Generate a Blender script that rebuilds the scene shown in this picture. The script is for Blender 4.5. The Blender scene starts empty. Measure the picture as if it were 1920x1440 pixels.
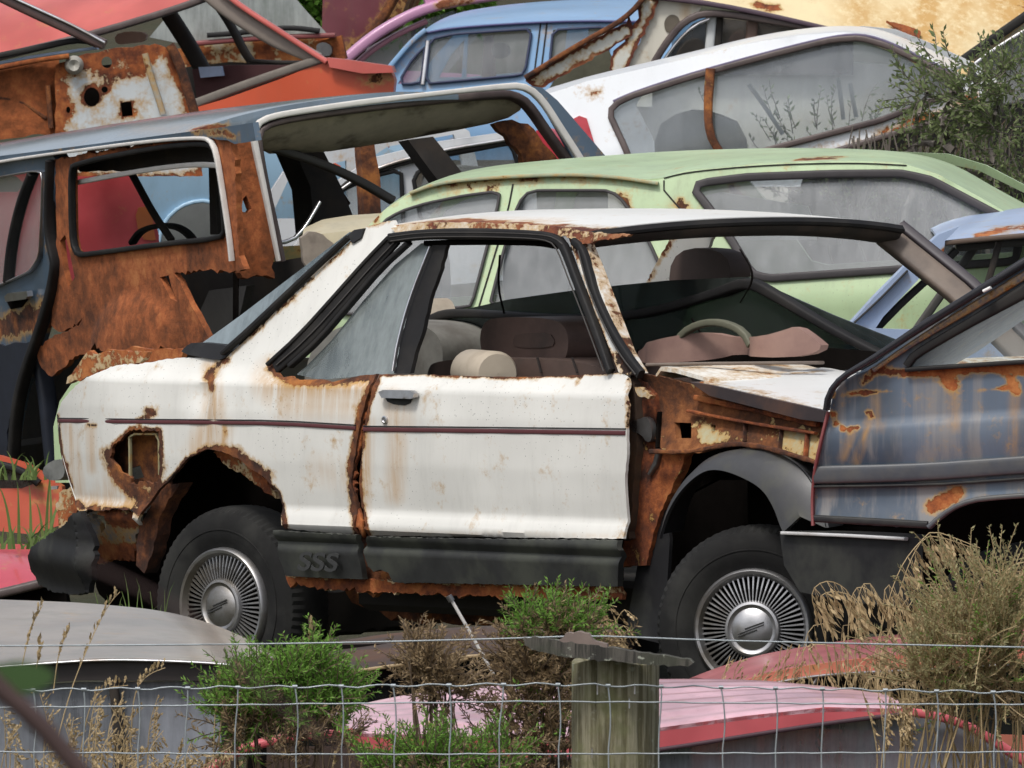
import bpy, math, random
import numpy as np
from mathutils import Vector, Matrix
from mathutils.geometry import delaunay_2d_cdt
R = math.radians
rnd = random.Random(7)
C = bpy.context.scene.collection
# ---- the camera: a long lens, 50 m from the cream coupe, looking two degrees down
F = 32500.0; CZ = 2.686; E = R(2)
CAM = np.array([0, 0, CZ]); FW = np.array([0, math.cos(E), -math.sin(E)])
UPV = np.array([0, math.sin(E), math.cos(E)]); RT = np.array([1.0, 0, 0])
def ray(px, py): return FW + RT*(px-960)/F + UPV*(720-py)/F
def at(px, py, Y):
    d = ray(px, py); return CAM + d*(Y/d[1])
def proj(P):
    q = np.asarray(P, float) - CAM; z = q @ FW
    return np.stack([960+F*(q@RT)/z, 720-F*(q@UPV)/z], -1)
class Fr:
    """A wreck's own axes: a along its side (to the right), w into it, h up."""
    def __init__(s, px, py, Y, th, pitch=0, roll=0):
        t, p, r = R(th), R(pitch), R(roll)
        A = np.array([math.cos(t), -math.sin(t), 0]); L = np.array([math.sin(t), math.cos(t), 0]); U = np.array([0, 0, 1.0])
        A, U = A*math.cos(p)+U*math.sin(p), U*math.cos(p)-A*math.sin(p)
        U, L = U*math.cos(r)+L*math.sin(r), L*math.cos(r)-U*math.sin(r)
        s.A, s.L, s.U, s.O, s.s = A, L, U, at(px, py, Y), F/Y
        s.px, s.py, s.Y, s.args = px, py, Y, (th, pitch, roll)
    def P(s, px, py, w=0.0):
        d = ray(px, py); c = w if callable(w) else (lambda a, h: w); wv = 0.0
        for k in range(24 if callable(w) else 2):
            t = ((s.O-CAM) @ s.L + wv)/(d @ s.L); q = CAM+d*t-s.O
            a, h = q @ s.A, q @ s.U; n = float(c(a, h))
            if abs(n-wv) < 1e-5: break
            wv += (n-wv)*.6
        return a, h
    def W(s, a, w, h):
        a, w, h = (np.asarray(x, float)[..., None] for x in (a, w, h))
        return s.O + a*s.A + w*s.L + h*s.U
    def T(s, pts, w=0.0):
        """trace picture points on to the surface w -> world"""
        o = []
        for p in pts:
            a, h = s.P(p[0], p[1], w); o.append(s.W(a, w(a, h) if callable(w) else w, h))
        return np.array(o)
    def back(s):
        """the same wreck's end plane (seen past its right corner): axes turned 90 degrees"""
        f = Fr(s.px, s.py, s.Y, 0); f.A, f.L, f.U, f.O = s.L, -s.A, s.U, s.O; f.s = s.s; return f
# ---------------------------------------------------------------- objects
def prop(o, label=None, cat=None, group=None, kind=None):
    for k, v in (('label', label), ('category', cat), ('group', group), ('kind', kind)):
        if v: o[k] = v
    return o
def thing(name, label, cat, O, group=None):
    o = bpy.data.objects.new(name, None); C.objects.link(o); o.empty_display_size = .1
    o.location = Vector(O); return prop(o, label, cat, group)
def root_of(o):
    M = Vector((0, 0, 0))
    while o is not None: M += o.location; o = o.parent
    return np.array(M)
def link(name, verts, faces, mat, parent=None, smooth=True, ang=38, rust=None, stain=None, label=None):
    v = np.asarray(verts, float)
    if parent is not None: v = v - root_of(parent)
    me = bpy.data.meshes.new(name); me.from_pydata(v.tolist(), [], faces); me.update()
    if smooth:
        me.polygons.foreach_set('use_smooth', [True]*len(me.polygons))
        try: me.set_sharp_from_angle(angle=R(ang))
        except Exception: pass
    for k, d in (('rust', rust), ('stain', stain)):
        if d is not None:
            at_ = me.attributes.new(k, 'FLOAT', 'POINT'); at_.data.foreach_set('value', np.asarray(d, np.float32))
    for m in (mat if isinstance(mat, (list, tuple)) else [mat]): me.materials.append(m)
    o = bpy.data.objects.new(name, me); C.objects.link(o)
    if parent is not None: o.parent = parent
    if label: o['label'] = label
    return o
# ---------------------------------------------------------------- 2-D helpers
def chaikin(p, n=2, closed=False):
    p = [tuple(q) for q in p]
    for _ in range(n):
        o = [] if closed else [p[0]]
        for i in range(len(p) if closed else len(p)-1):
            a, b = np.array(p[i]), np.array(p[(i+1) % len(p)])
            o += [tuple(a*.75+b*.25), tuple(a*.25+b*.75)]
        if not closed: o.append(p[-1])
        p = o
    return p
def beyond(p, closed=True, k=230):
    """carry bodies that the frame cuts some way past its edge"""
    EDGE = (1960, 1945, 1940, 1950, -60, -40, -50, -80); n = len(p); o = [tuple(q) for q in p]
    for i, (x, y) in enumerate(p):
        if x not in EDGE: continue
        d = k if x > 0 else -k; nb = [p[j % n] for j in (i-1, i+1) if (closed or 0 <= j < n)]; nb = [q for q in nb if 0 <= q[0] <= 1925]
        s = (y-nb[0][1])/(x-nb[0][0]) if nb and x != nb[0][0] else 0.
        o[i] = (x+d, y+(s*d if abs(s) < 1.2 else 0))
    return o
def rounded(p, r=9.):
    o = []; n = len(p)
    for i in range(n):
        a, b, c = (np.array(p[(i+k) % n], float) for k in (-1, 0, 1)); u, v = a-b, c-b; lu, lv = np.linalg.norm(u), np.linalg.norm(v)
        s, t = b+u/lu*min(r, lu*.35), b+v/lv*min(r, lv*.35); o += [tuple(s), tuple(s*.25+b*.5+t*.25), tuple(t)]
    return o
def resample(P, n):
    P = np.asarray(P, float); d = np.r_[0, np.cumsum(np.linalg.norm(np.diff(P, axis=0), axis=1))]
    t = np.linspace(0, d[-1], n); return np.stack([np.interp(t, d, P[:, k]) for k in range(P.shape[1])], -1)
def inside(pts, loops):
    x, y = pts[:, 0], pts[:, 1]; r = np.zeros(len(pts), bool)
    for lp in loops:
        q = np.roll(lp, -1, 0)
        for (x0, y0), (x1, y1) in zip(lp, q):
            if y0 == y1: continue
            c = (y0 > y) != (y1 > y); r ^= c & (x < (x1-x0)*(y-y0)/(y1-y0)+x0)
    return r
def segdist(pts, pl, closed=False):
    d = np.full(len(pts), 1e9); pl = np.asarray(pl, float)
    if len(pl) == 1: return np.linalg.norm(pts-pl[0], axis=1)
    n = len(pl) if closed else len(pl)-1
    for i in range(n):
        a, b = pl[i], pl[(i+1) % len(pl)]; ab = b-a; L2 = max(ab @ ab, 1e-12)
        t = np.clip(((pts-a) @ ab)/L2, 0, 1); d = np.minimum(d, np.linalg.norm(pts-a-t[:, None]*ab, axis=1))
    return d
def strokes(px, st):
    v = np.zeros(len(px))
    for pl, r, k in (st or ()):
        v = np.maximum(v, k*np.clip(1-segdist(px, pl)/r, 0, 1))
    return v
def dense(loop, res, rag, seed):
    o = []; g = random.Random(seed)
    n = len(loop)
    for i in range(n):
        a, b = np.array(loop[i]), np.array(loop[(i+1) % n]); L = np.linalg.norm(b-a); k = max(1, int(round(L/res)))
        nr = np.array([-(b-a)[1], (b-a)[0]])/max(L, 1e-9)
        for j in range(k):
            p = a+(b-a)*j/k
            if rag and j: p = p+nr*g.gauss(0, rag)
            o.append(p)
    return np.array(o)
def panel(root, name, fr, out, mat, holes=(), w=0.0, th=.012, res=.03, rag=0, hrag=0, rust=None, stain=None, edge=0, edgek=.9, hedge=None, far=None, bump=None, label=None, ang=38, smooth=0, hsmooth=0, fmat=None):
    """A sheet-metal panel traced on to the wreck's side: curved by w(a,h), with real thickness, holes and ragged edges."""
    wf = w if callable(w) else (lambda a, h: w + 0*a)
    out = beyond(out); holes = [beyond(q) for q in holes]
    if smooth: out = chaikin(out, smooth, True)
    hl = [chaikin(h_, hsmooth, True) if hsmooth else h_ for h_ in holes]
    loops = [np.array([fr.P(x, y, wf) for x, y in lp]) for lp in [out]+hl]
    seed = sum(map(ord, name))+len(out)
    loops = [dense(lp, res, rag if i == 0 else hrag, seed+i) for i, lp in enumerate(loops)]
    lo, hi = loops[0].min(0), loops[0].max(0)
    gx, gy = np.meshgrid(np.arange(lo[0]+res/2, hi[0], res), np.arange(lo[1]+res/2, hi[1], res*.9))
    gx[1::2] += res/2
    g = np.stack([gx.ravel(), gy.ravel()], -1)
    if len(g):
        g = g[inside(g, loops)]
        if len(g):
            dd = np.min([segdist(g, lp, True) for lp in loops], axis=0); g = g[dd > res*.45]
    V = np.concatenate(loops+[g]) if len(g) else np.concatenate(loops)
    ed = []; k = 0
    for lp in loops:
        n = len(lp); ed += [(k+i, k+(i+1) % n) for i in range(n)]; k += n
    vo, _, tri, *_ = delaunay_2d_cdt([Vector(p) for p in V], ed, [], 0, 1e-6)
    vo = np.array([tuple(p) for p in vo]); tri = np.array([t for t in tri if len(t) == 3])
    tri = tri[inside(vo[tri].mean(1), loops)]
    p, q, r_ = vo[tri[:, 0]], vo[tri[:, 1]], vo[tri[:, 2]]
    cr = (q-p)[:, 0]*(r_-p)[:, 1]-(q-p)[:, 1]*(r_-p)[:, 0]
    tri = tri[np.abs(cr) > 1e-10]; cr = cr[np.abs(cr) > 1e-10]
    tri[cr < 0] = tri[cr < 0][:, ::-1]
    ww = np.array([float(wf(a, h)) for a, h in vo])
    if bump is not None: ww = ww + np.array([bump(a, h) for a, h in vo])
    n = len(vo); E2 = {}
    for t in tri.tolist():
        for i in range(3): E2[(t[i], t[(i+1) % 3])] = 1
    rim = [(a, b) for (a, b) in E2 if (b, a) not in E2]
    pxy = proj(fr.W(vo[:, 0], ww, vo[:, 1]))
    ru = strokes(pxy, rust)
    if edge:
        ds = segdist(vo, loops[0], True)*fr.s
        ru = np.maximum(ru, edgek*np.clip(1-ds/edge, 0, 1))
    if hedge or (edge and hedge is None):
        for lp in loops[1:]: ru = np.maximum(ru, edgek*np.clip(1-segdist(vo, lp, True)*fr.s/(hedge or edge), 0, 1))
    sn = strokes(pxy, stain)
    res_o = None
    for side in ((0, 1) if far else (0,)):
        w1, w2 = (ww, ww+th) if side == 0 else (far-ww, far-ww-th)
        vs = np.concatenate([fr.W(vo[:, 0], w1, vo[:, 1]), fr.W(vo[:, 0], w2, vo[:, 1])])
        f = tri.tolist()+[(c+n, b+n, a+n) for a, b, c in tri.tolist()]+[(b, a, a+n, b+n) for a, b in rim]
        if side: f = [tuple(reversed(x)) for x in f]
        o = link(name, vs, f, (fmat or mat) if side else mat, root, True, ang, np.r_[ru, ru], np.r_[sn, sn], label if not side else None)
        res_o = res_o or o
    return res_o
def loft(root, name, rows, mat, rust=None, stain=None, th=.012, thv=(0, 0, -1), ang=45, label=None):
    rows = np.asarray(rows, float); m, n = rows.shape[:2]
    V = rows.reshape(-1, 3); B = V+np.array(thv, float)*th; N = m*n
    f = []
    for i in range(m-1):
        for j in range(n-1):
            a, b, c, d = i*n+j, i*n+j+1, (i+1)*n+j+1, (i+1)*n+j
            f += [(a, b, c, d), (d+N, c+N, b+N, a+N)]
    bd = [(i, i+1) for i in range(n-1)]+[(i*n+n-1, i*n+2*n-1) for i in range(m-1)]
    bd += [((m-1)*n+j+1, (m-1)*n+j) for j in range(n-1)]+[((i+1)*n, i*n) for i in range(m-1)]
    f += [(b, a, a+N, b+N) for a, b in bd]
    pxy = proj(V); ru, sn = strokes(pxy, rust), strokes(pxy, stain)
    return link(name, np.concatenate([V, B]), f, mat, root, True, ang, np.r_[ru, ru], np.r_[sn, sn], label)
def roof(root, name, fr, near, far, mat, w0=0., w1=1.2, n=60, m=14, camber=.02, edgeh=.0, rust=None, stain=None, label=None, ribs=0, sm=2):
    """roof / bonnet skin between two traced edges (near rail, far rail)"""
    near, far = beyond(near, False), beyond(far, False)
    A = resample(fr.T(chaikin(near, sm), w0), n); B = resample(fr.T(chaikin(far, sm), w1), n)
    rows = []
    for i in range(m):
        t = i/(m-1); s_ = t
        c = camber*(1-abs(2*t-1)**3.0)
        if ribs: c += .004*math.sin(t*ribs*2*math.pi)
        rows.append(A*(1-s_)+B*s_+fr.U*c)
    return loft(root, name, rows, mat, rust, stain, .01, -fr.U, label=label)
def sweep(root, name, P, hw, hd, nrm, mat, closed=False, rust=None, stain=None, k=4, label=None, ang=50, rag=0):
    """a bar along P: half width hw across (in the panel plane), half depth hd along nrm, rounded"""
    P = np.asarray(P, float); n = len(P); nrm = np.asarray(nrm, float)
    hw = np.broadcast_to(np.asarray(hw, float), (n,)); nr = np.broadcast_to(nrm, (n, 3))
    T = (np.roll(P, -1, 0)-np.roll(P, 1, 0)) if closed else np.gradient(P, axis=0)
    T /= np.linalg.norm(T, axis=1)[:, None]+1e-12
    S = np.cross(T, nr); S /= np.linalg.norm(S, axis=1)[:, None]+1e-12
    m = 4*k; prof = []
    for i in range(m):
        a = 2*math.pi*(i+.5)/m; c, s_ = math.cos(a), math.sin(a)
        prof.append((math.copysign(abs(c)**.5, c), math.copysign(abs(s_)**.5, s_)))
    V = []; g = random.Random(n)
    for i in range(n):
        j = 1+(g.uniform(-rag, rag) if rag else 0)
        for c, s_ in prof: V.append(P[i]+S[i]*hw[i]*c*j+nr[i]*hd*s_)
    f = []
    for i in range(n if closed else n-1):
        i2 = (i+1) % n
        for j in range(m):
            f.append((i*m+j, i*m+(j+1) % m, i2*m+(j+1) % m, i2*m+j))
    if not closed: f += [tuple(range(m))[::-1], tuple((n-1)*m+j for j in range(m))]
    pxy = proj(np.array(V))
    return link(name, V, f, mat, root, True, ang, strokes(pxy, rust), strokes(pxy, stain), label)
def strip(root, name, fr, pts, px, mat, w=0., out=.006, hd=.008, closed=False, sm=2, step=.03, **kw):
    """a trim strip, px wide in the picture's pixels (half width), standing proud of the surface w"""
    pts = beyond(pts, closed)
    q = chaikin(pts, sm, closed) if sm else pts
    P = fr.T(list(q)+([q[0]] if closed else []), w)
    L = np.linalg.norm(np.diff(P, axis=0), axis=1).sum(); P = resample(P, max(3, int(L/step)))
    if closed: P = P[:-1]
    if not np.isscalar(px): px = np.interp(np.linspace(0, 1, len(P)), np.linspace(0, 1, len(px)), px)
    return sweep(root, name, P-fr.L*out, np.asarray(px)/fr.s, hd, -fr.L, mat, closed, **kw)
def tube(root, name, P, r, mat, k=2, label=None, **kw):
    P = np.asarray(P, float); d = P[-1]-P[0]; nr = np.cross(d, [0.31, 0.9, .2]); nr /= np.linalg.norm(nr)
    return sweep(root, name, P, r, np.max(r) if not np.isscalar(r) else r, nr, mat, k=k, label=label, **kw)
def box(root, name, fr, a0, a1, w0, w1, h0, h1, mat, bev=.02, rust=None, label=None):
    c = [(a0, w0), (a1, w0), (a1, w1), (a0, w1)]; b = bev
    rings = []
    for h, d in ((h0, b), (h0+b, 0), (h1-b, 0), (h1, b)):
        r = []
        for (a, w_), (sa, sw) in zip(c, ((1, 1), (-1, 1), (-1, -1), (1, -1))):
            r += [(a+sa*d+sa*(b-d if d < b else 0)*0, w_+sw*d, h)]
        rings += r
    q = np.array(rings); V = fr.W(q[:, 0], q[:, 1], q[:, 2])
    f = [(3, 2, 1, 0), (12, 13, 14, 15)]
    for i in range(3):
        for j in range(4): f.append((i*4+j, i*4+(j+1) % 4, i*4+4+(j+1) % 4, i*4+4+j))
    return link(name, V, f, mat, root, True, 30, label=label)
def lathe(root, name, prof, seg, c, ax, up, mat, rim=None, label=None, ang=40):
    ax = np.asarray(ax, float); ax /= np.linalg.norm(ax); x = np.cross(up, ax); x /= np.linalg.norm(x); y = np.cross(ax, x)
    V = []; n = len(prof)
    for i in range(seg):
        t = 2*math.pi*i/seg
        for j, (r, d) in enumerate(prof):
            rr = r+(rim(i, j) if rim else 0); V.append(c+(x*math.cos(t)+y*math.sin(t))*rr+ax*d)
    f = [(i*n+j, i*n+j+1, ((i+1) % seg)*n+j+1, ((i+1) % seg)*n+j) for i in range(seg) for j in range(n-1)]
    return link(name, V, f, mat, root, True, ang, label=label)
# ---------------------------------------------------------------- materials
def nd(nt, t, inp=None, **props):
    n = nt.nodes.new('ShaderNode'+t)
    for k, v in props.items(): setattr(n, k, v)
    for k, v in (inp or {}).items():
        s = n.inputs[k]
        if hasattr(v, 'is_output') or isinstance(v, bpy.types.NodeSocket): nt.links.new(v, s)
        else: s.default_value = v
    return n
def math_(nt, op, a, b=0., c=None, clamp=False):
    d = {0: a, 1: b}
    if c is not None: d[2] = c
    n = nd(nt, 'Math', d, operation=op); n.use_clamp = clamp; return n.outputs[0]
def mixc(nt, f, a, b, mode='MIX'):
    n = nt.nodes.new('ShaderNodeMix'); n.data_type = 'RGBA'; n.blend_type = mode
    for s, v in ((n.inputs[0], f), (n.inputs[6], a), (n.inputs[7], b)):
        if isinstance(v, bpy.types.NodeSocket): nt.links.new(v, s)
        else: s.default_value = v if np.isscalar(v) else (*v[:3], 1)
    return n.outputs[2]
def newmat(name):
    m = bpy.data.materials.new(name); m.use_nodes = True; nt = m.node_tree; nt.nodes.clear()
    out = nt.nodes.new('ShaderNodeOutputMaterial'); return m, nt, out
def noise(nt, vec, scale, detail=5, rough=.6, stretch=None):
    if stretch:
        vec = nd(nt, 'Mapping', {0: vec, 3: stretch}).outputs[0]
    return nd(nt, 'TexNoise', {'Vector': vec, 'Scale': scale, 'Detail': detail, 'Roughness': rough}).outputs['Fac']
def maprange(nt, v, a, b, c=0., d=1., smooth=True):
    n = nd(nt, 'MapRange', {0: v, 1: a, 2: b, 3: c, 4: d}); n.interpolation_type = 'SMOOTHSTEP' if smooth else 'LINEAR'; return n.outputs[0]
def ramp(nt, v, stops):
    n = nd(nt, 'ValToRGB', {0: v}); e = n.color_ramp.elements
    while len(e) < len(stops): e.new(.5)
    for i, (p, c) in enumerate(stops): e[i].position = p; e[i].color = (*c, 1)
    return n.outputs[0]
RUST = ((.25, (.022, .011, .008)), (.45, (.075, .026, .012)), (.6, (.17, .058, .020)), (.78, (.34, .125, .03)))
RUSTO = ((.2, (.035, .012, .007)), (.4, (.15, .040, .014)), (.58, (.31, .088, .024)), (.8, (.46, .18, .055)))
MATS = {}
def paint(name, base, rough=.32, bias=0., dirt=.25, speck=0., rustc=RUST, coat=.25, fade=.12, moss=0., spec=.5, streak=0., sheen_dirt=(.12, .11, .08)):
    """old car paint: chalky patches, grime, rust where the 'rust' wear map says, brown run-off where 'stain' says"""
    if name in MATS: return MATS[name]
    m, nt, out = newmat(name)
    co = nd(nt, 'TexCoord').outputs['Object']
    ru = nd(nt, 'Attribute', attribute_name='rust').outputs['Fac']; sn = nd(nt, 'Attribute', attribute_name='stain').outputs['Fac']
    n1 = noise(nt, co, 10, 8, .66); n2 = noise(nt, co, 55, 6, .7); n3 = noise(nt, co, 3.1, 4, .5)
    r = math_(nt, 'ADD', ru, bias)
    r = math_(nt, 'MULTIPLY_ADD', math_(nt, 'SUBTRACT', n1, .5), 1.5, r); r = math_(nt, 'MULTIPLY_ADD', math_(nt, 'SUBTRACT', n2, .5), .8, r)
    mask = maprange(nt, r, .44, .52); halo = maprange(nt, r, .10, .5)
    stn = noise(nt, co, 1.0, 7, .7, (34, 34, 1.6)); st = math_(nt, 'MULTIPLY', sn, maprange(nt, stn, .26, .6), clamp=True)
    col = mixc(nt, maprange(nt, n3, .3, .7), tuple(c*(1-fade) for c in base), tuple(min(1, c*(1+fade*.5)+fade*.12) for c in base))
    gr = noise(nt, co, 1.0, 7, .7, (16, 16, 3)); col = mixc(nt, math_(nt, 'MULTIPLY', maprange(nt, gr, .45, .8), dirt), col, sheen_dirt)
    if streak:
        sk = noise(nt, co, 1.0, 5, .6, (17, 17, .7)); col = mixc(nt, math_(nt, 'MULTIPLY', maprange(nt, sk, .42, .62), streak), col, (.25, .235, .22))
    if moss:
        ms = noise(nt, co, 11, 5, .6); col = mixc(nt, math_(nt, 'MULTIPLY', maprange(nt, ms, .5, .7), moss), col, (.10, .11, .045))
    if speck:
        sp = nd(nt, 'TexVoronoi', {'Vector': co, 'Scale': 75.}).outputs['Distance']; sg = noise(nt, co, 4, 4, .6)
        k = math_(nt, 'MULTIPLY', maprange(nt, sp, .15, .07), maprange(nt, sg, .42, .56)); col = mixc(nt, math_(nt, 'MULTIPLY', k, speck), col, (.09, .085, .08))
    col = mixc(nt, math_(nt, 'MULTIPLY', halo, .8), col, (.44, .25, .06), 'MIX')
    col = mixc(nt, math_(nt, 'MULTIPLY', st, .8), col, (.46, .245, .055))
    nr = noise(nt, co, 23, 8, .7); rc = ramp(nt, math_(nt, 'MULTIPLY_ADD', math_(nt, 'SUBTRACT', n1, .5), .9, math_(nt, 'MULTIPLY_ADD', math_(nt, 'SUBTRACT', n3, .5), 1.1, nr)), rustc); col = mixc(nt, mask, col, rc)
    ro = math_(nt, 'MULTIPLY_ADD', math_(nt, 'MAXIMUM', mask, st), .88-rough, rough); ro = math_(nt, 'MULTIPLY_ADD', n1, .12, ro)
    hgt = math_(nt, 'MULTIPLY', mask, math_(nt, 'ADD', nr, -.9)); hgt = math_(nt, 'MULTIPLY_ADD', n3, .35, hgt)
    bp = nd(nt, 'Bump', {'Height': hgt, 'Strength': .75, 'Distance': .007}).outputs[0]
    b = nd(nt, 'BsdfPrincipled', {'Base Color': col, 'Roughness': ro, 'Normal': bp, 'Specular IOR Level': spec, 'Coat Weight': math_(nt, 'MULTIPLY', math_(nt, 'SUBTRACT', 1., mask), coat), 'Coat Roughness': .12})
    nt.links.new(b.outputs[0], out.inputs[0]); MATS[name] = m; return m
def plain(name, base, rough=.6, metal=0., var=.25, scale=18, spec=.5, grime=None, stretch=None, bump=.15):
    if name in MATS: return MATS[name]
    m, nt, out = newmat(name); co = nd(nt, 'TexCoord').outputs['Object']
    n1 = noise(nt, co, scale if not stretch else 1., 7, .65, stretch); n2 = noise(nt, co, 5, 5, .6)
    col = mixc(nt, n1, tuple(c*(1-var) for c in base), tuple(min(1, c*(1+var)) for c in base))
    if grime: col = mixc(nt, maprange(nt, n2, .45, .68), col, grime)
    bp = nd(nt, 'Bump', {'Height': n1, 'Strength': bump, 'Distance': .004}).outputs[0]
    b = nd(nt, 'BsdfPrincipled', {'Base Color': col, 'Roughness': math_(nt, 'MULTIPLY_ADD', n2, .25, rough-.1), 'Metallic': metal, 'Normal': bp, 'Specular IOR Level': spec})
    nt.links.new(b.outputs[0], out.inputs[0]); MATS[name] = m; return m
def glass(name, tint=(.75, .82, .8), dust=.4, dcol=(.24, .25, .25), refl=.9):
    if name in MATS: return MATS[name]
    m, nt, out = newmat(name); co = nd(nt, 'TexCoord').outputs['Object']
    n1 = noise(nt, co, 2.2, 6, .6); n2 = noise(nt, co, 1.0, 6, .7, (30, 30, 3.5))
    tr = nd(nt, 'BsdfTransparent', {0: (*tint, 1)}); df = nd(nt, 'BsdfDiffuse', {0: (*dcol, 1)})
    f = math_(nt, 'MULTIPLY', maprange(nt, math_(nt, 'MULTIPLY_ADD', n2, .45, n1), .4, 1.0, .35, 1.8), dust, clamp=True)
    a = nd(nt, 'MixShader', {0: f, 1: tr.outputs[0], 2: df.outputs[0]})
    gl = nd(nt, 'BsdfGlossy', {'Color': (.9, .93, .95, 1), 'Roughness': .06}); fr = nd(nt, 'Fresnel', {'IOR': 1.5}).outputs[0]
    b = nd(nt, 'MixShader', {0: math_(nt, 'MULTIPLY', fr, refl, clamp=True), 1: a.outputs[0], 2: gl.outputs[0]})
    nt.links.new(b.outputs[0], out.inputs[0]); MATS[name] = m; return m
RUBBER = plain('black_rubber', (.011, .0105, .011), .6, var=.5, grime=(.024, .022, .020), spec=.3)
TYRE = plain('tyre_rubber', (.012, .012, .012), .82, var=.5, grime=(.030, .030, .028), spec=.25)
PLASTIC = plain('black_plastic', (.017, .017, .019), .55, var=.4, grime=(.042, .043, .038), spec=.3)
CHROME = plain('dull_chrome', (.62, .62, .64), .3, 1., var=.25, grime=(.35, .30, .26))
ALLOY = plain('pitted_alloy', (.46, .46, .47), .42, 1., var=.3, grime=(.25, .23, .20))
DARK = plain('dark_shade', (.007, .006, .0055), .95, var=.5, spec=.0)  # near black: paints shade in hollows, also colours some dark parts
RUSTM = paint('bare_rust', (.16, .06, .025), .8, bias=1.1, coat=0, rustc=RUSTO)
RUSTD = paint('dark_rust', (.07, .035, .022), .85, bias=.9, coat=0)
RUSTP = paint('rusted_white_primer', (.50, .49, .42), .6, bias=.48, coat=0, rustc=RUSTO)
SEAT = plain('beige_vinyl', (.42, .36, .28), .55, var=.15, grime=(.30, .25, .19))
BROWN = plain('brown_vinyl', (.19, .12, .095), .6, var=.2, grime=(.14, .09, .07))
GLASS = glass('dusty_glass', dcol=(.3, .31, .31)); CLEAR = glass('clearer_glass', tint=(.92, .95, .95), dust=.14, dcol=(.5, .52, .52), refl=.4); GREYG = glass('grey_glass', tint=(.80, .83, .84), dust=.19, dcol=(.60, .61, .62), refl=1.)
DKG = glass('dark_glass', tint=(.20, .24, .23), dust=.16, dcol=(.06, .068, .066), refl=.7)
# ================================================================ the ground
GY = [-40, 0, 30, 43, 45.5, 48.2, 48.9, 50, 53, 56, 60, 64, 68, 74, 90, 140, 400, 900]
GZ = [1.4, 1.1, .2, -.8, -1.1, -.95, -.05, 0, .05, .15, .35, .5, .7, 1.0, 3.5, 12, 30, 45]
def gz(x, y): return float(np.interp(y, GY, GZ))
def ground():
    ys = np.unique(np.r_[np.linspace(-40, 30, 15), np.linspace(30, 80, 201), np.linspace(80, 140, 20), np.linspace(140, 900, 16)])
    xs = np.unique(np.r_[np.linspace(-400, -12, 14), np.linspace(-12, 12, 97), np.linspace(12, 400, 14)])
    g = random.Random(3); V = []; f = []
    for y in ys:
        for x in xs:
            z = gz(x, y)+.04*math.sin(x*1.7+y*.6)+.03*math.sin(x*3.1-y*2.3); V.append((x, y, z+g.uniform(-.012, .012)))
    n = len(xs)
    for i in range(len(ys)-1):
        for j in range(n-1): f.append((i*n+j, i*n+j+1, (i+1)*n+j+1, (i+1)*n+j))
    m, nt, out = newmat('grassy_earth'); co = nd(nt, 'TexCoord').outputs['Object']
    a, b = noise(nt, co, 1.3, 6, .6), noise(nt, co, 25, 6, .7)
    col = mixc(nt, maprange(nt, a, .4, .6), (.045, .05, .018), (.075, .055, .03)); col = mixc(nt, b, col, (.02, .022, .01))
    bp = nd(nt, 'Bump', {'Height': b, 'Strength': .8, 'Distance': .03}).outputs[0]
    bs = nd(nt, 'BsdfPrincipled', {'Base Color': col, 'Roughness': .95, 'Normal': bp}); nt.links.new(bs.outputs[0], out.inputs[0])
    prop(link('ground', V, f, m), kind='structure')
ground()
# ================================================================ the cream coupe in the middle
H = Fr(912, 1320, 50, 49, .35)
HT = ((-.1, .12), (.30, .10), (.40, .055), (.47, .02), (.492, -.008), (.52, .0), (.545, .012), (.60, .006), (.68, 0), (.82, 0), (.905, .008), (.925, .03), (.955, .05), (1.40, .20), (1.6, .28))
def hw(a, h):
    v = np.interp(h, [x for x, _ in HT], [y for _, y in HT])
    return v + .35*min(.8, max(0., -1.5-a))**2
WH = 1.62
CREAM = paint('cream_paint', (.72, .715, .675), .34, dirt=.14, speck=.9, fade=.06, coat=.3)
hero = thing('cream_coupe', 'rusty cream two-door coupe with black sills, the whole car in the middle', 'car', H.W(0, .8, 0))
from mathutils import noise as mn
def buckle(a, h): return .0045*mn.noise(Vector((a*2.3, h*3.1, 1.7)))+.0016*mn.noise(Vector((a*9, h*8, 4.2)))
def dent(a, h):   # the creased dent behind the pillar foot
    x, y = proj(H.W(np.array([a]), np.array([0.]), np.array([h])))[0]
    return buckle(a, h)+.02*math.exp(-((x-372)/24)**2-((y-735)/38)**2) - .012*math.exp(-((x-402)/14)**2-((y-745)/50)**2)
arch = [(535, 992), (530, 955), (521, 922), (506, 908), (497, 897), (482, 886), (468, 879), (450, 862), (430, 852), (415, 846), (392, 842), (372, 848), (352, 860), (334, 880), (318, 900), (308, 908), (293, 925), (283, 940), (270, 955)]
quarter = [(106, 778), (116, 752), (128, 738), (150, 716), (185, 698), (215, 686), (262, 682), (330, 671), (420, 673), (470, 628), (560, 545), (655, 453), (690, 424), (738, 413), (748, 437), (700, 490), (640, 558), (575, 632), (514, 684), (516, 698), (528, 708), (545, 705), (556, 713), (600, 711), (622, 716), (660, 707), (690, 703), (706, 701), (700, 716), (692, 735), (683, 765), (673, 806), (668, 835), (661, 872), (657, 905), (664, 935), (667, 965), (673, 1003)] + arch + [(262, 985), (250, 958), (215, 953), (190, 958), (165, 955), (150, 962), (140, 945), (133, 908), (119, 872), (111, 830)]
flap = [(243, 806), (299, 808), (301, 868), (300, 895), (287, 908), (270, 902), (250, 908), (243, 892), (226, 886), (214, 868), (206, 858), (212, 836), (228, 822), (238, 812)]
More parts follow.
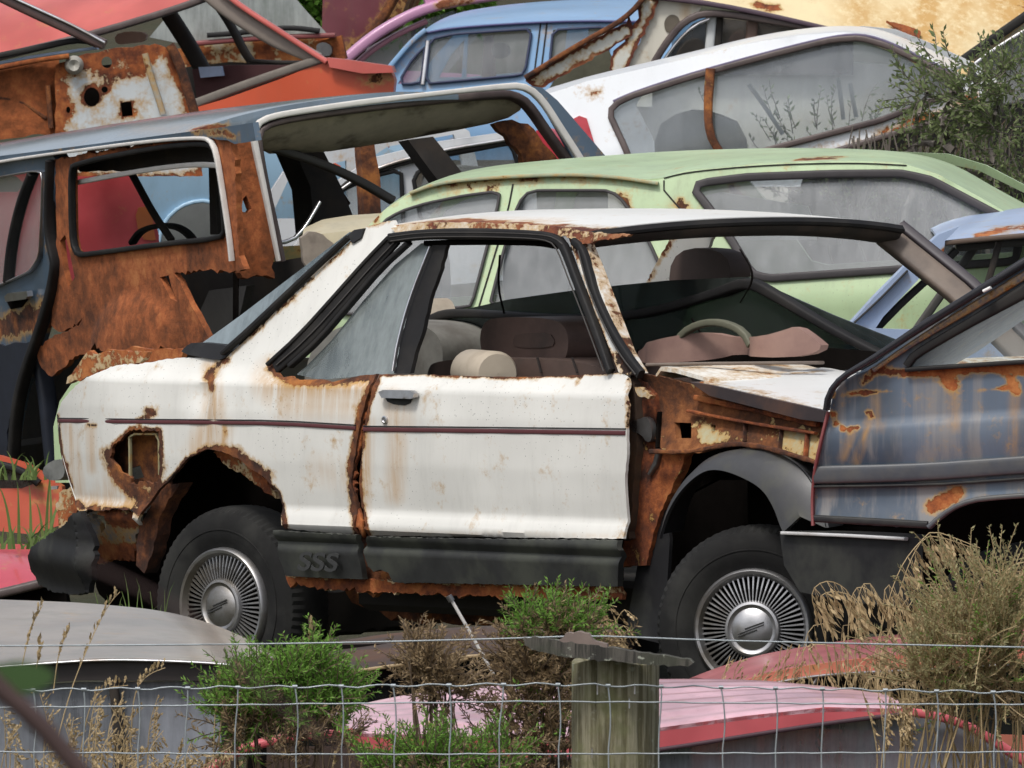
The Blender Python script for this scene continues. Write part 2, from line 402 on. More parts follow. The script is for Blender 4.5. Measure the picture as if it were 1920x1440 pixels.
panel(hero, 'rear_quarter_panel', H, quarter, CREAM, [flap], hw, .012, .011, rag=.0012, hrag=.003, far=WH, bump=dent,
      rust=[([(515, 690), (545, 708), (600, 712), (700, 702)], 26, 1.0), ([(705, 703), (685, 760), (670, 820), (659, 880), (664, 940), (674, 1003)], 17, 1.05), (flap+[flap[0]], 11, .9), ([(205, 850), (230, 900), (262, 930), (275, 960)], 28, .9), (arch, 10, .85), ([(395, 845), (440, 850), (500, 895)], 26, .9),
            ([(140, 945), (170, 955), (255, 958)], 14, .8), ([(108, 780), (116, 850), (135, 915)], 10, .75), ([(300, 880), (290, 930)], 22, .8), ([(275, 770), (286, 775), (262, 790)], 14, .8), ([(425, 675), (408, 683), (390, 705)], 16, .75), ([(395, 706), (398, 730)], 9, .8), ([(165, 797), (178, 798)], 9, .62),
            ([(430, 668), (560, 548), (660, 452)], 8, .55), ([(735, 414), (690, 425)], 7, .5), ([(420, 803), (425, 815)], 9, .55)],
      stain=[([(150, 955), (200, 950), (262, 950)], 40, 1.3), ([(130, 800), (150, 930)], 18, .7), ([(400, 760), (396, 835)], 30, 1.1), ([(240, 905), (270, 940)], 46, 1.2), ([(520, 715), (610, 720), (700, 712)], 60, 1.2), ([(540, 760), (690, 760)], 45, .6), ([(600, 880), (655, 900)], 40, .35), ([(395, 690), (402, 760), (398, 830)], 24, 1.2), ([(385, 800), (365, 850)], 30, .8), ([(424, 800), (412, 850)], 22, 1.0), ([(170, 800), (172, 880)], 14, .7), ([(225, 900), (200, 945)], 45, .8), ([(120, 890), (140, 940)], 22, .8), ([(690, 760), (668, 860), (672, 980)], 20, .9)])
door = [(712, 702), (800, 703), (900, 706), (1000, 707), (1090, 703), (1165, 699), (1177, 705), (1180, 720), (1179, 760), (1175, 800), (1176, 850), (1172, 905), (1170, 1003), (1169, 1010), (900, 1007), (690, 1004), (684, 985), (676, 950), (672, 905), (675, 870), (681, 812), (688, 775), (697, 740), (706, 715)]
door_o = panel(hero, 'door', H, door, CREAM, (), hw, .010, .012, rag=.0006, far=WH, bump=buckle,
      rust=[([(706, 710), (690, 760), (680, 815), (672, 880), (674, 940), (688, 1003)], 11, 1.0), ([(712, 702), (900, 706), (1000, 707), (1165, 700)], 5.5, .72), ([(1177, 710), (1175, 800)], 6, .6), ([(1085, 712), (1080, 722)], 7, .55), ([(1168, 1000), (1160, 1008)], 8, .5)],
      stain=[([(735, 745), (745, 830), (740, 930)], 26, .75), ([(690, 790), (682, 960)], 17, 1.0), ([(760, 760), (765, 800)], 20, .5), ([(700, 1000), (1160, 1005)], 8, .3)])
# door furniture
HL = Fr(912, 1320, 50, 49, .35)
dh = panel(door_o, 'door_handle', H, [(709, 735), (718, 731), (768, 732), (776, 738), (774, 745), (770, 748), (715, 746)], CHROME, (), lambda a, h: hw(a, h)-.028, .02, .01)
panel(door_o, 'handle_recess', H, [(722, 746), (772, 748), (768, 756), (758, 760), (738, 758), (726, 753)], PLASTIC, (), lambda a, h: hw(a, h)-.006, .01, .01)
la_, lh_ = H.P(724, 787, hw); lathe(door_o, 'lock_barrel', [(.0005, .006), (.006, .006), (.008, .009), (.0115, .008), (.0125, -.01)], 24, H.W(la_, hw(la_, lh_), lh_), -H.L, (0, 0, 1), CHROME)
STRIPE = plain('maroon_stripe', (.10, .028, .032), .5, var=.3); STRIPE2 = plain('charcoal_stripe', (.03, .03, .032), .5, var=.3)
for nm, pts, wd, m in (('pinstripe', [(111, 789), (250, 791), (380, 792), (520, 794), (668, 803)], 3.6, STRIPE), ('pinstripe', [(111, 784), (250, 786), (380, 787), (520, 788), (668, 797)], 1.2, STRIPE2)):
    strip(hero, nm, H, pts, wd, m, w=lambda a, h: hw(a, h)+dent(a, h), out=.0, hd=.0035, sm=1, rust=[([(398, 780), (398, 800)], 14, .9)])
for pts, wd, m in (([(682, 805), (900, 808), (1173, 812)], 4.2, STRIPE), ([(682, 799), (900, 801), (1174, 804)], 1.2, STRIPE2)):
    strip(door_o, 'pinstripe', H, pts, wd, m, w=lambda a, h: hw(a, h)+buckle(a, h), out=.0, hd=.0035, sm=1)
# the torn shut line between quarter and door, fuel recess
strip(hero, 'lock_pillar', H, [(702, 712), (690, 750), (680, 800), (668, 850), (662, 890), (666, 940), (680, 1000)], 7, RUSTM, w=lambda a, h: hw(a, h)+.016, out=0, hd=.008, rag=.8, step=.01)
panel(hero, 'fuel_recess', H, [(190, 790), (315, 795), (320, 925), (190, 915)], RUSTD, [[(238, 880), (262, 872), (270, 895), (245, 900)]], lambda a, h: hw(a, h)+.07, .01, .03)
strip(hero, 'filler_frame', H, [(245, 905), (244, 814), (299, 814), (300, 890)], 2.2, paint('olive_primer', (.30, .28, .16), .6, bias=.25, coat=0), w=lambda a, h: hw(a, h)+.015, out=0, hd=.006, sm=0)
# roof, rusted gutter, windscreen header
rail = [(728, 424), (760, 424), (850, 420), (960, 418), (1060, 425), (1090, 438), (1200, 436), (1330, 438)]
RUSTRED = ((.2, (.05, .014, .010)), (.42, (.14, .04, .022)), (.58, (.25, .085, .035)), (.8, (.42, .22, .11)))
ROOFP = paint('cream_roof_paint', (.78, .78, .75), .38, dirt=.06, fade=.04, rustc=RUSTRED)
near_rail = [(735, 422), (800, 421), (900, 421), (1000, 426), (1082, 436)]
wr = lambda a, h: hw(a, h)
rf = H.T(chaikin(near_rail, 2), hw)
A0 = resample(rf, 60)
# far rail: the near rail mirrored across the car; the skin in between is crowned
loc = np.stack([(A0-H.O) @ H.A, (A0-H.O) @ H.L, (A0-H.O) @ H.U], -1)
rows = []
for i in range(29):
    t = i/28; q = loc.copy(); q[:, 1] = loc[:, 1]*(1-t)+(WH-loc[:, 1])*t
    q[:, 2] += .036*(1-abs(2*t-1)**2.2)
    # the front edge bows forward, as a windscreen header does
    q[:, 0] += np.linspace(0, 1, 60)**3*.07*(1-abs(2*t-1)**2)
    rows.append(H.W(q[:, 0], q[:, 1], q[:, 2]))
loft(hero, 'roof', rows, ROOFP, rust=[([(745, 428), (820, 421), (880, 416), (950, 421), (1060, 431)], 11, 1.05), ([(1060, 424), (1100, 434), (1180, 438)], 12, .9), ([(1300, 432), (1450, 430), (1560, 438), (1690, 445)], 10, .95), ([(1370, 428), (1440, 426)], 9, .8)], stain=[([(750, 420), (900, 412), (1060, 415)], 9, .7)])
# the rusted gutter strip under the near roof edge
panel(hero, 'roof_gutter', H, [(733, 428), (760, 420), (840, 417), (960, 420), (1050, 426), (1095, 436), (1180, 440), (1092, 458), (1068, 446), (1045, 440), (900, 436), (750, 442)], paint('rusted_cream', (.70, .66, .58), .6, bias=.47, coat=0, rustc=RUSTRED), (), lambda a, h: hw(a, h)-.012, .015, .01, rag=.002)
# near windscreen pillar
panel(hero, 'windscreen_pillar', H, [(1066, 446), (1092, 452), (1112, 500), (1140, 575), (1172, 660), (1196, 700), (1180, 704), (1160, 698), (1110, 570)], CREAM, (), lambda a, h: hw(a, h)-.004, .04, .012, rust=[([(1068, 446), (1088, 466), (1092, 478)], 16, 1.0), ([(1164, 670), (1185, 704)], 18, .95), ([(1108, 495), (1112, 515)], 8, .7)], edge=3, edgek=.42)
# header under the roof's front edge, in the windscreen plane, and the far pillar
hb = lambda px, py, w_: H.T([(px, py)], w_)[0]
HEADER = plain('grimy_header', (.035, .028, .024), .7, var=.5, grime=(.075, .055, .042))
la = loc[-1]
def header_row(da, dh, n=24):
    o = []
    for i in range(n):
        t = i/(n-1); o.append((la[0]+da+.07*(1-abs(2*t-1)**2), la[1]*(1-t)+(WH-la[1])*t, la[2]+dh+.034*(1-abs(2*t-1)**2.2)))
    o = np.array(o); return H.W(o[:, 0], o[:, 1], o[:, 2])
loft(hero, 'windscreen_header', [header_row(.012, -.004), header_row(.022, -.022), header_row(.012, -.038), header_row(-.04, -.055)], HEADER, th=.03, thv=-H.A, rust=[([(1250, 455), (1450, 455)], 12, .5)])
loft(hero, 'header_seal', [header_row(.026, .0), header_row(.036, -.012), header_row(.034, -.02), header_row(.02, -.025)], RUBBER, th=.01, thv=-H.A)
pa = np.array([la + [-.05, 0, -.03], la+[.19, -.07, -.20], la+[.43, -.15, -.415]]); pa[:, 1] = WH-pa[:, 1]
PW = H.W(pa[:, 0], pa[:, 1], pa[:, 2]); pn = H.A*.75+H.U*.5-H.L*.45; pn /= np.linalg.norm(pn)
sweep(hero, 'windscreen_pillar', resample(PW, 14), .036, .022, pn, plain('tan_trim', (.16, .125, .10), .6, var=.25, grime=(.10, .08, .07)))
sweep(hero, 'pillar_seal', resample(PW+H.A*.015+H.L*.045+H.U*.03, 14), .016, .014, pn, plain('purple_grey_trim', (.045, .038, .045), .5))
# black door-frame, glazing, pillars between the windows
fw = lambda a, h: hw(a, h)+.004
strip(hero, 'window_frame', H, [(520, 682), (575, 630), (640, 558), (700, 490), (748, 446), (770, 438), (900, 436), (1010, 438), (1050, 442), (1066, 458), (1086, 515), (1120, 600), (1154, 694)], [11, 10, 9, 9, 9, 9, 10, 10, 10, 10, 9, 8, 8, 8], RUBBER, w=fw, out=.012, hd=.012, far=None) if False else None
strip(hero, 'window_frame', H, [(520, 686), (581, 634), (646, 562), (706, 494), (747, 449)], [17, 17, 16, 15, 12], RUBBER, w=fw, out=.008, hd=.008, sm=1)
strip(hero, 'window_frame', H, [(512, 683), (571, 629), (636, 557), (696, 489), (739, 445)], 4, RUBBER, w=fw, out=.02, hd=.008, sm=1)
strip(hero, 'window_frame', H, [(548, 686), (600, 640), (660, 570), (715, 505), (770, 455)], [5, 5, 5, 5, 5], RUBBER, w=fw, out=.006, hd=.012, sm=1)
strip(hero, 'window_frame', H, [(740, 447), (800, 439), (900, 438), (1010, 441), (1050, 446), (1066, 462), (1086, 518), (1120, 604), (1152, 696)], [10, 10, 11, 11, 10, 9, 8, 8, 8, 7], RUBBER, w=fw, out=.014, hd=.014, sm=2)
HILITE = plain('groove_highlight', (.05, .046, .043), .7, var=.4)  # pale strips paint highlights along the grooves of the rubber
for q in ([(745, 444), (800, 436), (900, 435), (1010, 438), (1052, 443), (1069, 458)], [(746, 452), (800, 444), (900, 443), (1008, 446), (1044, 451), (1058, 464), (1078, 518), (1112, 604), (1146, 696)]):
    strip(hero, 'seal_highlight', H, q, 1.1, HILITE, w=fw, out=.029, hd=.002, sm=2)
for q in ([(517, 680), (574, 631), (640, 557), (700, 489), (744, 444)], [(527, 684), (585, 634), (650, 562), (710, 494), (750, 452)]):
    strip(hero, 'seal_highlight', H, q, 1.2, HILITE, w=fw, out=.018, hd=.002, sm=1)
for q in ([(1100, 470), (1118, 540), (1144, 602), (1176, 662), (1208, 702)],):
    strip(hero, 'seal_highlight', H, q, 1.2, HILITE, w=lambda a, h: hw(a, h)+.01, out=.033, hd=.002, sm=2)
strip(hero, 'window_channel', H, [(800, 456), (900, 453), (1010, 455), (1044, 462)], [5, 6, 6, 5], DARK, w=lambda a, h: hw(a, h)+.02, out=.0, hd=.012, sm=2)
panel(hero, 'door_pillar', H, [(812, 455), (838, 458), (826, 505), (806, 560), (795, 610), (778, 662), (769, 700), (738, 699), (750, 640), (772, 560)], RUBBER, (), lambda a, h: hw(a, h)+.012, .015, .02, rag=.002)
strip(hero, 'chrome_edge', H, [(811, 462), (772, 560), (750, 640), (741, 696)], 1.8, CHROME, w=fw, out=.008, hd=.006, sm=1)
qg = panel(hero, 'quarter_window', H, [(556, 702), (620, 640), (680, 565), (740, 497), (790, 456), (812, 457), (772, 560), (742, 700), (660, 707), (600, 712)], glass('quarter_glass', tint=(.62, .68, .68), dust=.46, dcol=(.30, .34, .34)), (), lambda a, h: hw(a, h)+.022, .005, .03)
strip(hero, 'windscreen_seal', H, [(1086, 452), (1104, 466), (1122, 540), (1148, 600), (1180, 660), (1212, 702)], [7, 8, 7, 7, 9, 10], RUBBER, w=lambda a, h: hw(a, h)+.01, out=.02, hd=.012, sm=2, rag=.12)
# rear window with its black frame
panel(hero, 'rear_window', H, [(372, 648), (450, 592), (560, 508), (655, 435), (672, 440), (560, 532), (450, 640), (425, 660)], glass('hatch_glass', tint=(.5, .6, .62), dust=.5, dcol=(.30, .36, .39)), (), lambda a, h: hw(a, h)+.03, .006, .03)
strip(hero, 'rear_window_seal', H, [(424, 662), (470, 622), (560, 536), (660, 444)], [5, 5, 5, 4], RUBBER, w=lambda a, h: hw(a, h), out=.012, hd=.012)
panel(hero, 'rear_window_corner', H, [(337, 662), (347, 650), (362, 641), (415, 646), (428, 650), (432, 660), (416, 675), (396, 674)], PLASTIC, (), lambda a, h: hw(a, h)-.006, .06, .02, smooth=1)
panel(hero, 'rear_window_corner', H, [(652, 440), (664, 431), (682, 428), (676, 446), (660, 456)], PLASTIC, (), lambda a, h: hw(a, h)-.01, .05, .02)
# tail: skin closing the back, rusted deck, plates
def qx(px, py, t):
    a, h = H.P(px, py, hw); w0 = hw(a, h); return H.W(a, w0*(1-t)+(WH-w0)*t, h)
tail = [(330, 672), (262, 683), (185, 699), (128, 739), (107, 779), (111, 830), (133, 908), (150, 960)]
TP = resample(np.array([(*H.P(x, y, hw),) for x, y in chaikin(tail, 1)]), 24)
loft(hero, 'tail_panel', [[H.W(a-.05*math.sin(math.pi*i/10), hw(a, h)*(1-i/10)+(WH-hw(a, h))*i/10, h-.01) for a, h in TP] for i in range(11)], CREAM, thv=H.A)
panel(hero, 'boot_deck', H, [(192, 660), (260, 652), (345, 654), (340, 672), (262, 682), (215, 688)], RUSTM, (), lambda a, h: .9, .02, .03, rag=.003)
panel(hero, 'boot_edge', H, [(124, 720), (140, 692), (160, 664), (220, 656), (276, 660), (262, 680), (200, 692), (150, 715)], RUSTP, (), lambda a, h: .5, .02, .02, rag=.004)
# lower rear: valance, torn bumper end
panel(hero, 'rear_valance', H, [(150, 958), (215, 955), (262, 962), (258, 1000), (252, 1052), (210, 1048), (182, 1056), (165, 1000)], paint('rusted_grey_steel', (.17, .17, .175), .6, bias=.28, coat=0, rustc=RUSTO), [[(172, 962), (196, 968), (198, 990), (190, 1000), (186, 982), (174, 972)]], lambda a, h: hw(a, h)+.03, .02, .012, rag=.004, rust=[([(180, 1040), (255, 1040)], 26, .8), ([(200, 965), (250, 975)], 22, .6)])
def bw(a, h): return -.03+.5*(a+1.86)**2
panel(hero, 'bumper', H, [(150, 958), (158, 975), (170, 1000), (178, 1040), (172, 1075), (166, 1112), (140, 1114), (100, 1110), (72, 1096), (58, 1072), (52, 1048), (58, 1026), (80, 1010), (120, 985)], PLASTIC, (), lambda a, h: -.07+.55*abs(a+1.79)+.22*abs(h-.44)-.012*math.sin(h*40), .02, .012, rag=.0025, ang=18)
panel(hero, 'bumper_bracket', H, [(104, 945), (118, 918), (135, 910), (142, 930), (146, 955), (128, 985), (110, 990)], RUSTP, (), .12, .05, .02, rag=.004)
panel(hero, 'tail_lamp', H, [(78, 880), (95, 864), (118, 860), (122, 880), (118, 898), (96, 902), (84, 896)], plain('lamp_chrome', (.4, .4, .38), .4, .8, var=.5, grime=(.05, .05, .05)), (), .15, .08, .012, smooth=1)
# sills
SILL = plain('black_sill_cover', (.030, .031, .031), .55, var=.5, grime=(.062, .066, .054), scale=14, spec=.35)
sw = lambda a, h: np.interp(h, (.25, .33, .425, .445, .46, .475, .5), (.03, .0, -.022, -.012, -.03, -.034, -.02))
panel(hero, 'sill_cover', H, [(512, 994), (560, 998), (668, 1003), (672, 1020), (676, 1060), (680, 1086), (610, 1084), (536, 1080), (522, 1040)], SILL, (), sw, .02, .01, rag=.0008, edge=3, edgek=.4)
panel(hero, 'sill_cover', H, [(688, 1006), (900, 1011), (1158, 1013), (1160, 1032), (1158, 1100), (1000, 1097), (738, 1092), (728, 1074), (712, 1068), (700, 1072), (690, 1062), (682, 1030)], SILL, (), sw, .02, .01, rag=.001, rust=[([(1148, 1010), (1148, 1032)], 5, .9), ([(690, 1060), (735, 1080)], 9, .6)])
panel(hero, 'sill_flange', H, [(535, 1078), (680, 1084), (735, 1090), (1160, 1098), (1166, 1124), (1000, 1122), (840, 1116), (720, 1110), (600, 1104), (540, 1094)], RUSTP, (), .03, .015, .012, rag=.004, rust=[([(540, 1094), (1160, 1120)], 12, .6)])
panel(hero, 'sill_inner', H, [(660, 1000), (700, 1005), (740, 1080), (700, 1120), (660, 1090)], RUSTD, (), .05, .02, .02)
# emblem letters on the sill
def letters(parent, name, txt, fr, px, py, size, w, mat, shear=.2, ext=.002):
    cu = bpy.data.curves.new('t', 'FONT'); cu.body = txt; cu.size = size; cu.extrude = ext; cu.shear = shear; cu.offset = .0012
    t = bpy.data.objects.new('t', cu); C.objects.link(t); bpy.context.view_layer.update()
    me = bpy.data.meshes.new_from_object(t.evaluated_get(bpy.context.evaluated_depsgraph_get()))
    v = np.array([tuple(q.co) for q in me.vertices]); f = [tuple(p.vertices) for p in me.polygons]
    bpy.data.objects.remove(t); a, h = fr.P(px, py, w)
    return link(name, fr.W(a+v[:, 0]*1.75, w-v[:, 2], h+v[:, 1]), f, mat, parent, False)
letters(hero, 'sill_lettering', 'SSS', H, 562, 1068, .076, -.032, plain('lettering_grey', (.036, .037, .037), .5))
# inner wing and hinge area where the front wing is missing
ins = .075
WING = paint('rusted_inner_wing', (.40, .38, .24), .6, bias=.34, coat=0, rustc=((.2, (.03, .013, .007)), (.42, (.10, .036, .014)), (.6, (.19, .066, .02)), (.8, (.30, .12, .04))))
def ww_(a, h): return ins+.03*math.sin(h*16)
panel(hero, 'inner_wing', H, [(1196, 700), (1240, 706), (1300, 722), (1400, 745), (1545, 775), (1560, 870), (1500, 855), (1440, 838), (1390, 832), (1350, 838), (1310, 850), (1240, 842), (1215, 800), (1205, 745)], WING, [[(1264, 792), (1296, 793), (1296, 822), (1268, 822)], [(1333, 796), (1342, 797), (1341, 808), (1334, 808)]], ww_, .02, .012, rag=.001,
      rust=[([(1200, 710), (1300, 760), (1420, 790)], 45, .8), ([(1230, 830), (1320, 845), (1450, 835)], 16, .7), ([(1250, 780), (1280, 830)], 40, .7), ([(1440, 775), (1550, 800)], 22, .5)])
for q, wd_, m, o_ in (([(1240, 772), (1238, 800), (1236, 840)], 3, DARK, .006), ([(1300, 770), (1400, 790), (1540, 812)], 3, RUSTM, .02), ([(1230, 846), (1300, 848), (1350, 838), (1390, 831), (1440, 837), (1500, 854), (1545, 868)], 4, RUSTD, .02), ([(1310, 745), (1420, 768), (1540, 796)], 5, RUSTM, .012), ([(1402, 788), (1400, 828)], 1.5, RUSTD, .008), ([(1470, 800), (1466, 842)], 1.5, RUSTD, .008), ([(1520, 812), (1516, 856)], 3, RUSTM, .012)):
    strip(hero, 'wing_rib', H, q, wd_, m, w=ww_, out=o_, hd=.008, rag=.3)
panel(hero, 'mossy_edge', H, [(1450, 842), (1500, 858), (1530, 880), (1535, 980), (1522, 930), (1500, 890), (1470, 862)], plain('mossy_metal', (.07, .075, .02), .9, var=.5, grime=(.035, .03, .015)), (), .14, .03, .02, rag=.002)
panel(hero, 'post_scrap', H, [(1192, 860), (1222, 850), (1244, 880), (1236, 930), (1204, 960), (1190, 920)], paint('rusted_scrap', (.25, .17, .07), .7, bias=.6, coat=0, rustc=RUSTO), [[(1208, 880), (1216, 876), (1220, 892), (1210, 896)]], .12, .02, .012, rag=.003)
panel(hero, 'wing_rail', H, [(1292, 716), (1330, 722), (1545, 770), (1545, 792), (1500, 786), (1330, 742)], plain('purple_black_paint', (.035, .026, .028), .5, var=.4, grime=(.09, .045, .03)), (), lambda a, h: .045, .05, .02)
panel(hero, 'hinge_post', H, [(1176, 700), (1200, 706), (1225, 740), (1236, 842), (1290, 842), (1275, 885), (1245, 945), (1225, 1000), (1212, 1060), (1168, 1064), (1170, 1000), (1174, 900), (1178, 790)], paint('rusted_post', (.16, .10, .05), .8, bias=.75, coat=0, rustc=RUSTO), (), .085, .03, .014, rag=.002)
panel(hero, 'hinge_post', H, [(1178, 704), (1190, 720), (1194, 800), (1190, 880), (1184, 960), (1180, 1010), (1170, 1014), (1174, 900)], plain('grimy_post', (.055, .034, .022), .8, var=.5, grime=(.11, .06, .028)), (), .06, .03, .02, rag=.003)
panel(hero, 'door_hinge', H, [(1181, 788), (1195, 787), (1212, 780), (1222, 800), (1222, 826), (1212, 830), (1202, 814), (1181, 808)], plain('greasy_steel', (.2, .2, .2), .4, .8, var=.5, grime=(.05, .045, .04)), (), .06, .02, .012, smooth=1)
strip(hero, 'door_check', H, [(1222, 842), (1216, 872), (1204, 890)], [6, 6, 3], plain('greasy_steel', (.2, .2, .2)), w=.08, out=0, hd=.01)
panel(hero, 'wing_scrap', H, [(1190, 726), (1200, 726), (1220, 742), (1216, 748), (1196, 742)], RUSTP, (), .03, .02, .01, rag=.002)
# bonnet and cowl
bn = [(1300, 716), (1400, 737), (1545, 771)]
bl = np.array([H.P(x, y, .06) for x, y in bn]); bl = np.vstack([bl, [bl[-1][0]+.28, bl[-1][1]-.06]]); bl = resample(bl, 24)
loft(hero, 'bonnet', [[H.W(a, .06+1.5*i/16, h+.012*(1-abs(2*i/16-1)**4)+.018*math.exp(-((i-5)/1.5)**2)+.018*math.exp(-((i-11)/1.5)**2)) for a, h in bl] for i in range(17)], paint('white_bonnet_paint', (.76, .77, .76), .33, dirt=.08, fade=.03, rustc=RUSTO), rust=[([(1300, 716), (1545, 772)], 7, .8), ([(1310, 712), (1400, 703), (1560, 695)], 4, .7)])
ca, ch = H.P(1215, 702, .1)
cw = np.array([(ca, ch-.0), (ca+.02, ch+.022), (ca+.08, ch+.018), (bl[0][0]+.015, bl[0][1]+.008), (bl[0][0]+.03, bl[0][1]-.02)])
loft(hero, 'cowl_panel', [[H.W(a+.05*(1-abs(2*i/16-1)**2), .09+1.44*i/16, h) for a, h in resample(cw, 10)] for i in range(17)], paint('rusted_cowl', (.74, .72, .66), .5, bias=.30, coat=0, rustc=RUSTO))
strip(hero, 'windscreen_base', H, [(1216, 684), (1300, 682), (1400, 681), (1540, 680)], 3.2, plain('tan_trim', (.16, .125, .10)), w=lambda a, h: .1+1.05*(a-ca), out=0, hd=.012)
# front arch liner, mud flap, bumper
LIN = plain('dull_liner', (.05, .051, .055), .45, var=.3, grime=(.075, .075, .06))
fo = [(1238, 1000), (1248, 950), (1275, 900), (1310, 862), (1350, 845), (1400, 840), (1445, 848), (1485, 872), (1512, 905), (1530, 945), (1538, 990)]
fi = [(1238, 1010), (1250, 965), (1280, 915), (1320, 882), (1352, 880), (1390, 893), (1430, 915), (1452, 950), (1464, 985), (1470, 998)]
def arcrows(p, w_, n=40): return resample(H.T(chaikin(p, 2), w_), n)
loft(hero, 'arch_liner', [arcrows(fi, -.01), arcrows([((a[0]+b[0])/2, (a[1]+b[1])/2-3) for a, b in zip(fo[:10], fi)], .0), arcrows(fo, .05), arcrows([(x+6, y-4) for x, y in fo], .16)], LIN, th=.012, thv=H.L, rust=[([(1440, 940), (1458, 975)], 9, .8)])
panel(hero, 'arch_inner', H, [(1225, 1180), (1240, 1000), (1280, 905), (1330, 860), (1400, 845), (1470, 870), (1520, 930), (1550, 1000), (1580, 1200)], DARK, (), .5, .02, .05)  # near-black sheets paint the shade inside both arches
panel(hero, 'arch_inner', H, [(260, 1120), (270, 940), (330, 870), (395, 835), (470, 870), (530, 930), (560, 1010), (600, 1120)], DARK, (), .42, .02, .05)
panel(hero, 'arch_lip', H, [(262, 985), (285, 938), (312, 908), (338, 905), (312, 945), (296, 985), (288, 1030), (270, 1075), (255, 1060)], RUSTD, (), .06, .05, .02, rag=.004)
panel(hero, 'arch_edge', H, [(400, 848), (440, 852), (470, 875), (500, 900), (522, 935), (500, 925), (455, 890), (420, 870)], RUSTP, (), lambda a, h: hw(a, h)+.05, .015, .012, rag=.003)
panel(hero, 'mud_flap', H, [(1200, 1035), (1222, 985), (1246, 945), (1256, 1010), (1250, 1110), (1236, 1206), (1172, 1190), (1184, 1120)], PLASTIC, (), .1, .012, .03)
panel(hero, 'front_bumper', H, [(1462, 1000), (1476, 996), (1600, 1000), (1712, 1006), (1745, 1014), (1756, 1040), (1752, 1100), (1730, 1140), (1600, 1130), (1500, 1110), (1470, 1060)], PLASTIC, (), lambda a, h: -.03+.5*max(0, a-1.75)**2, .12, .025)
strip(hero, 'bumper_strip', H, [(1476, 999), (1600, 1004), (1708, 1010)], 3.2, plain('bright_strip', (.68, .68, .68), .3, .2, var=.15, grime=(.45, .43, .40)), w=-.035, out=.004, hd=.008, sm=0)  # pale base paints the bright reflection on the chrome
# underbody and cabin blocks, near black to paint the shade under and inside
box(hero, 'floor_pan', H, -.8, 1.9, .2, 1.5, .24, .36, plain('underbody_shade', (.012, .009, .007), .8, var=.6))
panel(hero, 'boot_floor', H, [(176, 1030), (270, 1040), (340, 1060), (340, 1170), (290, 1180), (250, 1150), (200, 1140), (180, 1100)], DARK, (), .35, .05, .03, rag=.004)  # dark panel added as the shade beside the rear wheel
panel(hero, 'rear_axle', H, [(500, 1090), (640, 1110), (760, 1120), (770, 1175), (640, 1185), (540, 1200), (500, 1190)], plain('underbody_shade', (.012, .009, .007)), (), .55, .1, .03, rag=.006)  # dark slab added to cover the lit ground below the car
panel(hero, 'silencer', H, [(780, 1120), (960, 1126), (1150, 1130), (1160, 1180), (1000, 1176), (800, 1170)], plain('underbody_shade', (.012, .009, .007)), (), .75, .1, .03, smooth=1)  # second dark slab added over lit ground, further forward
box(hero, 'cabin_shade', H, -.8, .5, .06, .09, .36, .9, DARK, .01)  # dark box painting the shade behind the near side
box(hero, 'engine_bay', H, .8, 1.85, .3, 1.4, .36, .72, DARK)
panel(hero, 'wing_backing', H, [(1225, 730), (1320, 745), (1540, 790), (1550, 900), (1340, 900), (1225, 960)], DARK, (), .2, .02, .04)  # dark sheet added so the wing's holes look shaded
panel(hero, 'floor_member', H, [(640, 1095), (800, 1110), (1150, 1118), (1150, 1150), (980, 1165), (900, 1172), (760, 1160), (660, 1130)], RUSTD, (), .4, .06, .03, rag=.006)
